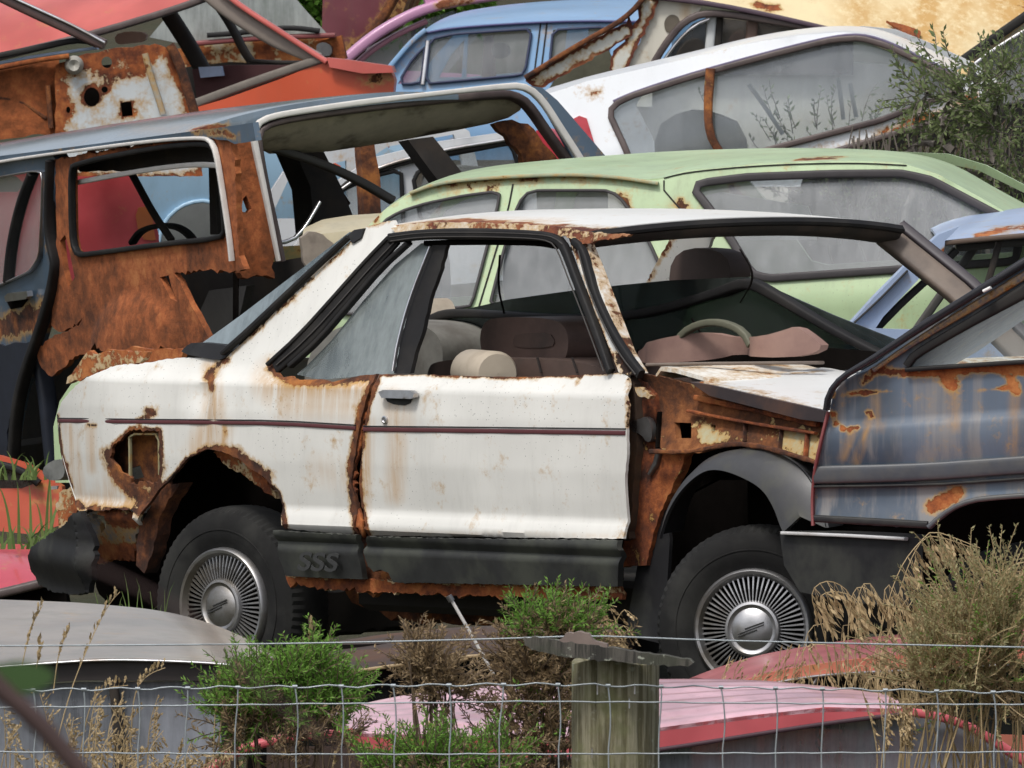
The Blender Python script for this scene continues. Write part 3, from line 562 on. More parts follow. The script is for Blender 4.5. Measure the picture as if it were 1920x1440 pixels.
# wheels
def wheel(parent, px, py, w_, turn, Rt=.288, wd=.175, hub=True, squash=0.):
    a, h = H.P(px, py, w_); c = H.W(a, w_, h); ax = -H.L*math.cos(R(turn))+H.A*math.sin(R(turn))
    fw_ = wd; prof = []
    tp = [(.172, -.012), (.185, -.003), (.218, .008), (.255, .004), (.279, -.008), (.289, -.026), (.2945, -.05), (.296, -.085), (.2945, -.13), (.288, -.15), (.265, -.165), (.2, -.172), (.17, -.15)]
    ty = lathe(parent, 'wheel', tp, 150, c, ax, (0, 0, 1), TYRE, lambda i, j: (-.0022 if 5 < j < 9 else -.0042) * (i % 2) if 4 <= j <= 9 else (.0016 if j in (3, 4) and i % 2 else 0), ang=25)
    hp = [(.174, -.014), (.172, .006), (.166, .012), (.158, .010), (.152, .0), (.147, -.008)]
    lathe(ty, 'rim_ring', hp, 96, c, ax, (0, 0, 1), ALLOY)
    cp = [(.082, -.02), (.082, .004), (.078, .013), (.071, .015), (.066, .010), (.060, .009), (.045, .018), (.02, .022), (.0005, .0225)]
    lathe(ty, 'tyre_rib', [(.2235, .0065), (.2245, .0098), (.2275, .0098), (.2285, .0066)], 96, c, ax, (0, 0, 1), TYRE)
    lathe(ty, 'hub_cap', cp, 64, c, ax, (0, 0, 1), ALLOY)
    lathe(ty, 'rim_dish', [(.166, -.02), (.12, -.03), (.03, -.032), (.001, -.032)], 48, c, ax, (0, 0, 1), DARK)
    x = np.cross((0, 0, 1), ax); x /= np.linalg.norm(x); y = np.cross(ax, x); V = []; f = []; nf = 60
    for i in range(nf):
        t = 2*math.pi*i/nf; d, e = x*math.cos(t)+y*math.sin(t), -x*math.sin(t)+y*math.cos(t); k = len(V)
        for r, hw2, z in ((.080, .0022, .003), (.115, .0032, .001), (.150, .0040, -.004)):
            V += [c+d*r-e*hw2+ax*(z-.006), c+d*r-e*hw2*.6+ax*z, c+d*r+e*hw2*.6+ax*z, c+d*r+e*hw2+ax*(z-.006)]
        for s_ in (0, 4): f += [(k+s_+j, k+s_+j+1, k+s_+5+j, k+s_+4+j) for j in range(3)]
    o = link('rim_fins', V, f, ALLOY, ty, False)
    for s_ in (-1, 0, 1):
        p0 = c+x*(-.028+.010*s_)+y*(-.010+.011*s_)+ax*.0235; p1 = c+x*(.028+.010*s_)+y*(.010+.011*s_)+ax*.0235
        sweep(ty, 'hub_emblem', [p0, p1], .0022, .0012, ax, plain('emblem_black', (.03, .03, .03), .5)) if s_ else sweep(ty, 'hub_emblem', [p0-x*.01-y*.004, p1+x*.01+y*.004], .0016, .0012, ax, plain('emblem_black', (.03, .03, .03), .5))
    return ty
wheel(hero, 408, 1137, .05, 6); wheel(hero, 1402, 1180, .05, 34)
for px, py in ((421, 1135), (1412, 1180)):
    a, h = H.P(px, py, .05); c = H.W(a, WH-.05, h)
    lathe(hero, 'wheel', [(.17, .0), (.2, .01), (.26, 0), (.288, -.04), (.288, -.13), (.26, -.17), (.02, -.17)], 40, c, H.L, (0, 0, 1), TYRE)
# seats, seen through the empty door window
SEAMD_ = plain('seam_thread', (.02, .014, .012), .8)
def cushion(parent, name, fr, pts, w0, w1, mat, res=.03, puff=.03, label=None):
    return panel(parent, name, fr, pts, mat, (), lambda a, h: w0, w1-w0, res, smooth=2, label=label)
DBR = plain('dark_brown_vinyl', (.085, .055, .045), .6, var=.35, grime=(.05, .035, .03))
st = cushion(hero, 'seat', H, [(800, 690), (820, 676), (920, 670), (1060, 674), (1150, 694), (1160, 760), (800, 760)], .28, .75, DBR)
for q in ([(955, 672), (962, 700)], [(1020, 672), (1030, 700)]): strip(st, 'seat_seam', H, q, 1.2, SEAMD_, w=.27, out=0, hd=.004, sm=0)
cushion(st, 'head_restraint', H, [(898, 640), (905, 605), (930, 594), (1040, 596), (1066, 620), (1064, 672), (1040, 682), (910, 680)], .40, .62, plain('brown_restraint', (.11, .07, .058), .55, var=.3, grime=(.07, .045, .038)))
panel(st, 'restraint_pad', H, [(960, 640), (968, 625), (1030, 624), (1040, 640), (1034, 652), (966, 652)], DBR, (), .395, .02, .02, smooth=1)
lathe(hero, 'seat', [(.001, -.14), (.055, -.13), (.066, -.11), (.066, .11), (.058, .125), (.001, .13)], 24, H.T([(868, 700)], .2)[0], H.A*.85-H.L*.35, (0, 0, 1), SEAT)
cushion(hero, 'rear_seat', H, [(570, 700), (590, 640), (650, 605), (740, 600), (800, 610), (830, 640), (830, 700), (820, 760), (570, 760)], .5, 1.2, plain('grey_cloth', (.20, .195, .175), .85, var=.35, grime=(.12, .11, .095)))
cushion(hero, 'trim_panel', H, [(775, 560), (800, 560), (812, 600), (838, 610), (842, 700), (770, 700)], 1.0, 1.1, SEAT)
cushion(hero, 'pillar_trim', H, [(1262, 462), (1372, 470), (1366, 560), (1250, 560)], WH-.28, WH-.2, plain('brown_lining', (.075, .05, .042), .7, var=.3))
for pts, r_ in (([(1180, 640), (1196, 680), (1230, 700), (1250, 690)], .004), ([(1210, 600), (1240, 650), (1236, 690)], .003), ([(1300, 470), (1330, 520), (1300, 570)], .003), ([(850, 480), (846, 540), (858, 590)], .003)):
    tube(hero, 'hanging_wire', resample(H.T(chaikin(pts, 2), .45), 16), r_, DARK)
# ---- loose things in the cabin
ls = thing('loose_windscreen', 'loose windscreen in a black rubber seal lying inside the cream coupe', 'windscreen', H.T([(1200, 680)], .8)[0])
lw = lambda a, h: .62+.07*min(1., abs(a-.2))**2
rub = [(862, 676), (836, 640), (806, 602), (822, 592), (860, 585), (1060, 599), (1200, 592), (1340, 552), (1402, 527), (1440, 545), (1560, 618), (1700, 690)]
strip(ls, 'rubber_seal', H, rub, [10, 9, 8, 8, 8, 8, 9, 9, 11, 9, 8, 8], RUBBER, w=lw, out=.0, hd=.018)
panel(ls, 'pane', H, [(842, 586), (950, 562), (1100, 541), (1250, 526), (1402, 519), (1560, 590), (1740, 660), (1710, 692), (1560, 615), (1405, 528), (1340, 552), (1200, 592), (1060, 598)], glass('pane_glass', (.26, .31, .30), .22, (.09, .105, .10), .9), (), lambda a, h: lw(a, h)+.03, .006, .04)
panel(ls, 'pane', H, [(818, 606), (850, 590), (1060, 602), (1200, 596), (1340, 556), (1404, 534), (1560, 622), (1680, 690), (1160, 692), (866, 676)], DKG, (), lambda a, h: lw(a, h)+.01, .006, .04)
ds = thing('torn_dashboard', 'torn brown dashboard top curling up below the windscreen opening', 'dashboard', H.T([(1380, 690)], .5)[0])
panel(ds, 'cover', H, [(1192, 664), (1212, 642), (1260, 630), (1325, 622), (1380, 634), (1430, 630), (1466, 620), (1492, 611), (1522, 632), (1545, 652), (1510, 668), (1430, 671), (1386, 663), (1340, 674), (1290, 678), (1200, 684)], plain('faded_brown', (.30, .185, .15), .65, var=.15, grime=(.22, .13, .11)), (), lambda a, h: .42+.06*math.sin(a*14), .03, .02, smooth=1)
panel(ds, 'underside', H, [(1195, 655), (1400, 640), (1640, 660), (1660, 694), (1195, 694)], DARK, (), .56, .02, .05)
sw_ = thing('steering_wheel', 'olive grey steering wheel rim poking up behind the torn dashboard', 'steering wheel', H.T([(1250, 680)], .38)[0])
strip(sw_, 'rim', H, [(1182, 690), (1190, 640), (1222, 612), (1270, 604), (1316, 622), (1330, 650)], 7, plain('olive_grey', (.11, .11, .075), .6), w=.40, out=0, hd=.012)
# ================================================================ the other wrecks
def win(root, fr, pts, gm, fm=RUBBER, px=6, w=0., sm=1, name='window', inset=.015, out=.004, hd=.012):
    q = rounded(pts)
    o = strip(root, name, fr, q, px, fm, w=w, out=out, hd=hd, closed=True, sm=0)
    g = (lambda a, h: w(a, h)+inset) if callable(w) else w+inset
    if gm is not None: panel(o, 'pane', fr, q, gm, (), g, .005, .06)
    return o
def tumble(hb, k=.33): return lambda a, h: k*max(0., h-hb)
def shift(f, d): return lambda a, h: f(a, h)+d
SEAMD = plain('seam_dark', (.02, .018, .016), .8)
TRIMB = plain('brown_grey_trim', (.10, .075, .07), .5, var=.4, grime=(.05, .035, .035))
GRIMY = plain('grimy_interior_shade', (.02, .017, .015), .85, var=.6, grime=(.04, .03, .022))  # cabin grime; also paints the shade of the arch panel
# ---------------------------------------------------------------- pale green estate
G = Fr(1300, 1130, 54, 8, 3); gw = tumble(.93, .36); GRN = paint('pale_green_paint', (.40, .525, .30), .40, dirt=.32, fade=.12, speck=.6, coat=.2)
g = thing('green_estate', 'pale green estate car directly behind the cream coupe', 'car', G.W(-.2, .7, 0))
grail = [(690, 424), (720, 394), (760, 368), (830, 344), (940, 335), (1060, 330), (1150, 333), (1232, 338), (1290, 319), (1440, 305), (1600, 301), (1690, 305), (1760, 327), (1840, 371), (1928, 422)]
q1 = [(718, 416), (752, 396), (800, 381), (870, 367), (930, 359), (938, 362), (932, 395), (912, 470), (884, 575), (640, 590), (660, 520)]
q2 = [(966, 400), (976, 376), (988, 362), (1004, 357), (1140, 357), (1160, 367), (1184, 398), (1216, 450), (1252, 530), (1252, 575), (918, 575), (945, 470)]
q3 = [(1300, 352), (1314, 343), (1400, 332), (1560, 326), (1690, 325), (1745, 337), (1880, 408), (1914, 432), (1905, 490), (1660, 507), (1440, 522), (1410, 514), (1372, 450), (1335, 397)]
panel(g, 'body_side', G, grail+[(1965, 520), (1990, 760), (560, 760), (560, 640), (600, 590), (640, 520)], GRN, [q1, q2, q3], gw, .03, .035, far=1.6, rust=[([(700, 412), (760, 372), (830, 346), (940, 337), (1060, 332), (1150, 336), (1230, 345)], 5, .8), ([(1262, 372), (1286, 394)], 16, .8), ([(930, 362), (880, 370)], 7, .6), ([(1184, 398), (1160, 370)], 7, .7)], stain=[([(1262, 380), (1290, 400)], 14, .6)])
roof(g, 'roof', G, grail, [(706, 402), (730, 374), (790, 343), (870, 320), (1000, 306), (1150, 294), (1280, 287), (1450, 284), (1600, 288), (1690, 297), (1760, 318), (1830, 360), (1928, 412)], GRN, w0=gw, w1=1.35, camber=.012, rust=[([(1500, 298), (1570, 296)], 5, .9)])
GT = plain('green_grey_seal', (.045, .04, .042), .6, var=.4)
win(g, G, q1, GREYG, GT, 3, gw); win(g, G, q2, GREYG, GT, 3, gw); win(g, G, q3, GREYG, GT, 8, gw)
for p, wd_ in (([(962, 345), (952, 398), (930, 470), (898, 575)], 1.6), ([(1245, 338), (1240, 352), (1262, 376), (1300, 420), (1340, 480)], 1.4), ([(1245, 334), (1290, 322), (1440, 309), (1600, 305), (1700, 310)], 1.2)):
    strip(g, 'panel_seam', G, p, wd_, SEAMD, w=gw, out=.001, hd=.003)
strip(g, 'roof_gutter', G, [(770, 362), (830, 341), (940, 332), (1060, 327), (1150, 331), (1235, 344)], 3.5, paint('rusted_green_gutter', (.33, .38, .25), .6, bias=.24, coat=0), w=gw, out=.012, hd=.012)
for x in (700, 940): cushion(g, 'seat', G, [(x+10, 600), (x, 500), (x+20, 430), (x+90, 425), (x+125, 460), (x+130, 560), (x+120, 620)], .5, .7, plain('grey_blue_cloth', (.13, .15, .16), .9))
strip(g, 'steering_wheel', G, [(640, 560), (660, 520), (720, 505), (780, 530), (790, 580)], 6, RUBBER, w=.4, out=0, hd=.012)
wsht = thing('white_sheet', 'loose white sheet propped inside behind the side glass of the green estate', 'panel', G.T([(1420, 440)], .5)[0])
panel(wsht, 'board', G, [(1312, 378), (1326, 366), (1350, 360), (1400, 368), (1470, 380), (1514, 386), (1522, 406), (1530, 450), (1320, 450)], plain('white_board', (.7, .74, .76), .5, var=.06), (), .5, .02, .04)
panel(g, 'seat', G, [(1520, 460), (1524, 380), (1550, 372), (1566, 400), (1572, 460)], plain('grey_cloth', (.3, .29, .26)), (), .9, .1, .03)
# ---------------------------------------------------------------- dark blue estate with its tailgate gone
B = Fr(470, 1060, 55.6, 65, 5.2, -7); bwf = tumble(1.0, .03); NAV = paint('steel_blue_paint', (.055, .095, .145), .27, dirt=.25, fade=.25, coat=.5)
b = thing('blue_estate', 'gutted dark blue estate car with rusted flank and missing tailgate', 'car', B.W(-1.5, .8, 0))
dw = [(-60, 345), (0, 332), (66, 320), (86, 322), (84, 400), (80, 480), (62, 508), (0, 536), (-60, 556)]
bd = panel(b, 'door', B, [(-60, 312), (0, 302), (98, 290), (105, 300), (98, 420), (94, 500), (82, 580), (68, 630), (48, 690), (30, 740), (18, 800), (10, 870), (-60, 870)], NAV, [dw], bwf, .05, .03,
      rust=[([(-60, 625), (0, 615), (75, 590)], 40, 1.0), ([(96, 300), (94, 480)], 6, .7)])
win(bd, B, dw, CLEAR, CHROME, 2, bwf)
panel(bd, 'lower_skin', B, [(-60, 652), (0, 645), (62, 640), (46, 690), (28, 740), (16, 800), (8, 870), (-60, 870)], plain('blue_black', (.014, .018, .03), .5, var=.5), (), shift(bwf, -.008), .02, .03, rag=.006)
strip(bd, 'window_channel', B, [(62, 325), (40, 380), (22, 460), (16, 528)], 6, RUBBER, w=bwf, out=.0, hd=.02)
panel(bd, 'handle_recess', B, [(10, 560), (50, 548), (52, 560), (40, 576), (20, 580)], DARK, (), shift(bwf, -.004), .02, .02)
panel(bd, 'handle', B, [(8, 556), (14, 550), (50, 546), (52, 556), (48, 561), (10, 566)], CHROME, (), shift(bwf, -.03), .02, .02)
strip(b, 'door_seal', B, [(101, 300), (97, 420), (104, 470), (112, 490), (100, 560), (74, 640), (52, 700), (36, 770), (30, 870)], [5, 5, 6, 9, 9, 9, 10, 10, 9], RUBBER, w=bwf, out=.01, hd=.02)
qh = [(142, 468), (137, 440), (135, 322), (142, 306), (300, 275), (388, 268), (404, 276), (412, 300), (425, 430), (420, 446), (300, 458), (170, 476), (150, 478)]
ROR = paint('orange_rust', (.16, .06, .025), .8, bias=.9, coat=0, rustc=((.2, (.09, .028, .010)), (.42, (.20, .060, .018)), (.6, (.34, .098, .03)), (.8, (.46, .17, .055))))
BR = B.back()
def dome(a, h):
    x, y = proj(B.W(np.array([a]), np.array([0.]), np.array([h])))[0]
    r2 = ((x-258)/88)**2+((y-655)/105)**2; return -.045*max(0, 1-r2)**.7 if r2 < 1 else 0.
panel(b, 'quarter_panel', B, [(102, 298), (135, 294), (300, 266), (400, 254), (425, 258), (434, 272), (441, 300), (448, 480), (458, 505), (430, 512), (390, 506), (326, 512), (342, 540), (372, 596), (398, 646), (345, 654), (290, 652), (232, 660), (196, 652), (190, 640), (170, 660), (140, 668), (118, 690), (96, 706), (78, 690), (68, 662), (84, 640), (112, 628), (140, 612), (160, 590), (150, 606), (110, 622), (96, 610), (100, 560), (104, 500), (106, 420)], ROR, [qh, [(112, 452), (122, 440), (130, 470), (140, 520), (128, 540), (118, 500)], [(300, 520), (316, 516), (322, 540), (334, 566), (320, 560)]], bwf, .02, .022, rag=.004, bump=dome,
      rust=[([(102, 298), (106, 420), (110, 560)], 14, .4)])
strip(b, 'window_rubber', B, qh, 5, RUBBER, w=bwf, out=.002, hd=.012, closed=True, sm=1)
panel(b, 'rear_pillar', BR, [(424, 290), (438, 268), (479, 264), (490, 330), (505, 400), (514, 470), (515, 522), (500, 516), (455, 520), (442, 480), (432, 400)], ROR, [[(452, 396), (456, 372), (462, 366), (472, 392), (466, 400)]], .02, .04, .018, rag=.003, rust=[([(500, 420), (490, 440)], 20, .6)])
panel(b, 'roof_rail', B, [(-60, 300), (100, 280), (300, 254), (400, 241), (474, 230), (480, 264), (440, 270), (426, 263), (408, 262), (390, 257), (300, 263), (100, 289), (-60, 315)], NAV, (), shift(bwf, -.012), .02, .02, rust=[([(365, 250), (420, 246), (445, 262)], 12, .7)])
strip(b, 'window_chrome', B, [(-60, 314), (0, 303), (100, 288), (300, 262), (385, 257), (403, 262), (413, 290), (424, 360), (436, 440), (441, 488)], [2, 2, 2.5, 3, 3, 3, 3.5, 3.5, 3.5, 3], plain('bright_trim', (.6, .58, .55)), w=bwf, out=.012, hd=.01)  # pale non-metal base paints the sky reflected in the chrome
brail = [(-310, 348), (0, 297), (100, 282), (300, 256), (400, 243), (470, 232)]
bl_ = B.T(brail, bwf); bq = resample(np.stack([(bl_-B.O) @ B.A, (bl_-B.O) @ B.L, (bl_-B.O) @ B.U], -1), 40); bW = .99; bq[:, 0] = np.minimum(bq[:, 0], -.004)
rows = []
for i in range(25):
    t = i/24; c = 1-abs(2*t-1)**2.6
    q = bq.copy(); q[:, 1] = bq[:, 1]*(1-t)+(bW-bq[:, 1])*t; q[:, 2] += .06*c-.035*c*np.linspace(0, 1, 40)**6
    rows.append(B.W(q[:, 0], q[:, 1], q[:, 2]))
loft(b, 'roof', rows, paint('sky_lit_blue_roof', (.16, .22, .28), .2, dirt=.25, fade=.25, coat=1.0, rustc=RUSTRED), rust=[([(365, 240), (420, 238), (440, 250)], 10, .7), ([(820, 152), (985, 154)], 4, .7)], stain=[([(250, 240), (430, 245)], 18, .6)])  # base colour lightened for the sky reflected in the roof
tg = [(518, 490), (506, 430), (492, 360), (476, 285), (470, 252), (478, 232), (500, 220), (560, 209), (700, 189), (950, 161), (984, 164), (1012, 188), (1045, 240), (1088, 306), (1110, 345)]
strip(b, 'tailgate_chrome', BR, tg, [3, 4, 5, 6, 6, 6, 6, 6, 5, 5, 6, 7, 7, 7, 7], plain('bright_trim', (.56, .54, .50), .3, .25, var=.3, grime=(.34, .30, .25)), w=-.045, out=.0, hd=.012)
strip(b, 'tailgate_flange', BR, [(530, 490), (516, 420), (500, 350), (488, 285), (484, 255), (496, 236), (560, 220), (700, 200), (940, 174), (978, 182), (1000, 205), (1030, 250), (1078, 315)], [5, 5, 5, 6, 7, 8, 8, 8, 9, 9, 8, 7, 7], TRIMB, w=.04, out=0, hd=.03)
panel(b, 'rear_corner', BR, [(988, 160), (1016, 164), (1045, 188), (1090, 240), (1150, 310), (1170, 350), (1100, 345), (1050, 250), (1016, 190)], NAV, (), lambda a, h: -.01+.5*max(0, a-1.2)**2, .02, .03)
LINING = plain('stained_headlining', (.50, .44, .35), .9, var=.3, grime=(.06, .045, .04))
lrow = lambda p, d: resample(BR.T(p, d), 30)
loft(b, 'headlining', [lrow([(486, 248), (520, 232), (700, 205), (940, 176), (985, 190)], .06), lrow([(490, 258), (600, 246), (750, 225), (960, 200), (985, 205)], .12), lrow([(500, 272), (620, 268), (760, 248), (900, 232), (970, 218)], .20), lrow([(530, 284), (640, 280), (760, 262), (880, 240), (940, 228)], .27)], LINING, th=.01, thv=-BR.L, rust=[([(640, 278), (930, 238)], 7, .7)])
panel(b, 'pillar_inner', BR, [(925, 232), (960, 224), (990, 232), (1030, 280), (1062, 320), (1080, 345), (985, 340), (978, 290), (950, 255)], RUSTD, (), .15, .03, .03, rag=.004)
for p, wd_, d, m in (([(490, 262), (560, 280), (640, 308), (700, 336), (760, 372)], 8, .25, plain('grey_strut', (.06, .055, .05), .6)), ([(733, 268), (765, 310), (800, 360)], 7, 1.6, DARK), ([(450, 800), (452, 500)], 2, .1, DARK)):
    strip(b, 'strut', BR, p, wd_, m, w=d, out=0, hd=.02)
panel(b, 'seat', BR, [(548, 272), (606, 282), (640, 350), (668, 420), (590, 440), (582, 350)], GRIMY, (), .95, .15, .04)
panel(b, 'far_pillar', BR, [(676, 272), (702, 270), (714, 350), (716, 430), (686, 440), (680, 350)], RUSTD, (), 1.7, .05, .04, rag=.003)
panel(b, 'far_pillar', BR, [(765, 262), (812, 256), (880, 340), (838, 360), (800, 310)], GRIMY, (), 1.8, .08, .04)
panel(b, 'rear_sill', BR, [(470, 468), (560, 460), (640, 462), (720, 470), (720, 510), (470, 515)], paint('olive_floor', (.22, .20, .07), .6, bias=.2, coat=0), (), .35, .05, .03, rag=.003)
strip(b, 'rear_wiper', BR, [(500, 456), (555, 452), (580, 420), (604, 378)], [4, 4, 3, 3], CHROME, w=.05, out=0, hd=.01, sm=1)
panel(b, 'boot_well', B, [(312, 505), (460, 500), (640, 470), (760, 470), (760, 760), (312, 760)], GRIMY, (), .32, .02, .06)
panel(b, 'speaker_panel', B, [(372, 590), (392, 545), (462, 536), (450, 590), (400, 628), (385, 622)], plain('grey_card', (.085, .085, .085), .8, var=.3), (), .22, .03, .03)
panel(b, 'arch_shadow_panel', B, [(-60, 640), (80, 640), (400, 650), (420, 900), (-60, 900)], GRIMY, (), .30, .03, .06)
strip(b, 'arch_rail', B, [(64, 665), (78, 740), (84, 800), (92, 880)], 12, plain('blue_black', (.014, .018, .03)), w=.05, out=0, hd=.03)
panel(b, 'window_header', B, [(136, 300), (300, 272), (396, 264), (408, 285), (400, 306), (330, 304), (260, 318), (150, 322)], GRIMY, (), shift(bwf, .10), .05, .03, rag=.003)
strip(b, 'window_bar', B, [(122, 346), (250, 322), (350, 309), (404, 312)], 5, plain('bright_trim', (.6, .58, .55)), w=.05, out=0, hd=.01)
strip(b, 'seat_belt', B, [(154, 300), (180, 345), (214, 410), (250, 462)], 7, GRIMY, w=.35, out=0, hd=.01)
strip(b, 'steering_wheel', B, [(146, 470), (160, 448), (190, 438), (226, 438), (250, 452), (262, 470)], 5, RUBBER, w=.5, out=0, hd=.015)
panel(b, 'far_pillar', B, [(391, 310), (404, 312), (408, 440), (394, 440)], GRIMY, (), .4, .05, .04)
box(b, 'floor_pan', B, -3.4, -.05, .25, 1.4, .3, .5, GRIMY)
# ---------------------------------------------------------------- seen through the blue estate
r2 = Fr(150, 700, 61.6, -3, 0); RD2 = paint('faded_red_paint', (.50, .045, .055), .35, dirt=.1, fade=.3)
t = thing('red_saloon', 'red car with an orange tail lamp, seen through the blue estate side window', 'car', r2.O)
panel(t, 'body', r2, [(-60, 326), (60, 320), (200, 314), (240, 320), (262, 340), (284, 390), (298, 440), (302, 560), (-60, 560)], RD2, [[(-60, 332), (30, 330), (46, 345), (34, 360), (-60, 362)]], lambda a, h: .3*max(0, a-.05)**2, .05, .05)
panel(t, 'tail_lamp', r2, [(252, 390), (282, 386), (290, 440), (294, 452), (262, 448)], plain('amber_lens', (.42, .12, .03), .3), (), -.0, .06, .03, smooth=1)
b2 = Fr(420, 720, 63, 0, 0); LB2 = paint('powder_blue_paint', (.30, .47, .62), .35, dirt=.15, fade=.1)
t = thing('powder_blue_saloon', 'powder blue rounded car seen through the empty blue estate', 'car', b2.O)
panel(t, 'body', b2, [(218, 360), (250, 330), (330, 314), (420, 305), (470, 268), (560, 258), (700, 262), (770, 300), (770, 560), (218, 560)], LB2, [[(298, 560), (300, 440), (314, 408), (345, 385), (388, 378), (414, 396), (424, 420), (426, 560)], [(560, 285), (600, 288), (640, 312), (600, 330), (545, 318)]], lambda a, h: .06*math.sin((h-1.2)*5), .05, .05, far=1.5)
strip(t, 'arch_lip', b2, [(296, 470), (302, 430), (318, 402), (350, 380), (392, 374), (418, 392), (428, 420)], 4, LB2, w=0, out=.02, hd=.02)
panel(t, 'inner_wheel_arch', b2, [(280, 360), (440, 360), (440, 560), (280, 560)], plain('grey_board', (.16, .17, .165), .9), (), .15, .03, .08)
for p in ([(494, 313), (560, 304), (606, 300)], [(570, 330), (566, 400), (565, 470)]): strip(t, 'panel_seam', b2, p, 1.2, SEAMD, w=0, out=.001, hd=.004)
w2 = Fr(830, 640, 60, -8, 3); WH2 = paint('grey_white_paint', (.60, .62, .64), .35, dirt=.15)
t = thing('grey_saloon', 'grey white saloon seen through the tailgate opening of the blue estate', 'car', w2.O)
h1, h2 = [(606, 430), (640, 356), (700, 330), (752, 318), (756, 430)], [(774, 330), (830, 292), (958, 268), (974, 320), (978, 420), (790, 420)]
panel(t, 'body', w2, [(540, 480), (580, 420), (632, 340), (700, 296), (820, 266), (960, 246), (988, 262), (1005, 330), (1010, 520), (540, 560)], WH2, [h1, h2], 0, .04, .04, far=1.5)
win(t, w2, h1, GREYG, RUBBER, 4); win(t, w2, h2, GREYG, RUBBER, 4)
for p in ([(620, 368), (690, 318), (820, 282), (960, 260)],): strip(t, 'roof_gutter', w2, p, 3, CHROME, w=0, out=.02, hd=.01)
strip(t, 'window_frame', w2, [(610, 400), (640, 346), (700, 320), (820, 288), (960, 266)], 5, SEAMD, w=0, out=.01, hd=.01)
panel(t, 'seat', w2, [(800, 330), (860, 310), (930, 315), (940, 420), (810, 420)], plain('grey_cloth', (.3, .29, .26)), (), .6, .2, .05, smooth=1)
# ---------------------------------------------------------------- white hatchback lifted on the pile
WF = Fr(1400, 480, 59.3, 4, 15); wwf = lambda a, h: .25*max(0., h-.45)
WT = paint('white_paint', (.80, .83, .86), .3, dirt=.05, fade=.03, coat=.4, rustc=RUSTO)
t = thing('white_hatchback', 'white hatchback tipped up on the pile with one large tinted side window', 'car', WF.W(.2, .7, -.2))
wtop = [(1012, 182), (1040, 172), (1100, 152), (1280, 112), (1400, 82), (1500, 66), (1580, 60), (1640, 66), (1720, 98), (1790, 132), (1850, 168)]
wq = [(1142, 212), (1152, 196), (1182, 181), (1300, 143), (1450, 102), (1560, 75), (1612, 71), (1660, 84), (1790, 145), (1806, 166), (1650, 226), (1420, 286), (1300, 345), (1200, 345), (1170, 272)]
panel(t, 'body', WF, wtop+[(1845, 190), (1800, 200), (1700, 238), (1520, 292), (1500, 350), (1130, 350), (1100, 290), (1062, 232)], WT, [wq], wwf, .03, .035, far=1.55, rust=[([(1500, 292), (1700, 236), (1840, 190)], 6, .9), ([(1100, 176), (1130, 168)], 8, .62), ([(1700, 225), (1830, 180)], 10, .6)])
roof(t, 'roof', WF, wtop[:-1], [(1020, 170), (1100, 147), (1280, 105), (1400, 74), (1500, 58), (1580, 53), (1640, 60), (1720, 92), (1800, 130)], WT, w0=wwf, w1=1.3, camber=.01, rust=[([(1000, 168), (1060, 150)], 6, .7)])
wn = win(t, WF, wq, glass('tinted_glass', (.86, .9, .93), .13, (.58, .61, .64), 1.), TRIMB, 6, wwf)
strip(t, 'window_trim', WF, [(1150, 190), (1184, 174), (1300, 136), (1450, 95), (1560, 68), (1612, 63), (1664, 76), (1790, 138)], 2.5, plain('violet_grey_trim', (.14, .12, .20), .4), w=wwf, out=.006, hd=.006)
strip(t, 'rusty_pillar', WF, [(1333, 128), (1328, 190), (1329, 240), (1338, 268), (1356, 290)], [9, 9, 8, 8, 7], paint('rusted_channel', (.3, .2, .06), .7, bias=.7, coat=0), w=wwf, out=.02, hd=.015)
strip(t, 'sill_trim', WF, [(1510, 300), (1700, 244), (1850, 196)], 6, TRIMB, w=wwf, out=.0, hd=.02)
panel(t, 'tail_lamp', WF, [(1072, 224), (1086, 217), (1100, 222), (1120, 288), (1096, 296), (1082, 256)], plain('red_lens', (.42, .03, .045), .3), (), shift(wwf, -.012), .04, .02)
for p in ([(1398, 160), (1430, 205), (1462, 254)], [(1566, 146), (1576, 226)], [(1588, 158), (1600, 222)]): strip(t, 'inner_bar', WF, p, 4, plain('pale_trim', (.6, .62, .62), .5), w=.5, out=0, hd=.01, sm=0)
panel(t, 'seat', WF, [(1226, 240), (1280, 206), (1330, 210), (1392, 236), (1400, 345), (1230, 345)], plain('cream_cloth', (.55, .52, .45), .8), (), .45, .2, .04, smooth=1)
rl = Fr(1040, 480, 58.4, 20, 0)
t = thing('red_lamp_cluster', 'large red tail lamp cluster behind the corner pillar of the blue estate', 'lamp', rl.T([(1040, 310)])[0])
panel(t, 'lens', rl, [(998, 246), (1028, 240), (1050, 262), (1082, 306), (1086, 330), (1010, 330)], plain('red_lens', (.42, .03, .045)), (), 0, .08, .03, smooth=1)
panel(t, 'housing', rl, [(1006, 252), (1040, 262), (1080, 335), (1012, 335)], WH2, (), .085, .05, .04)
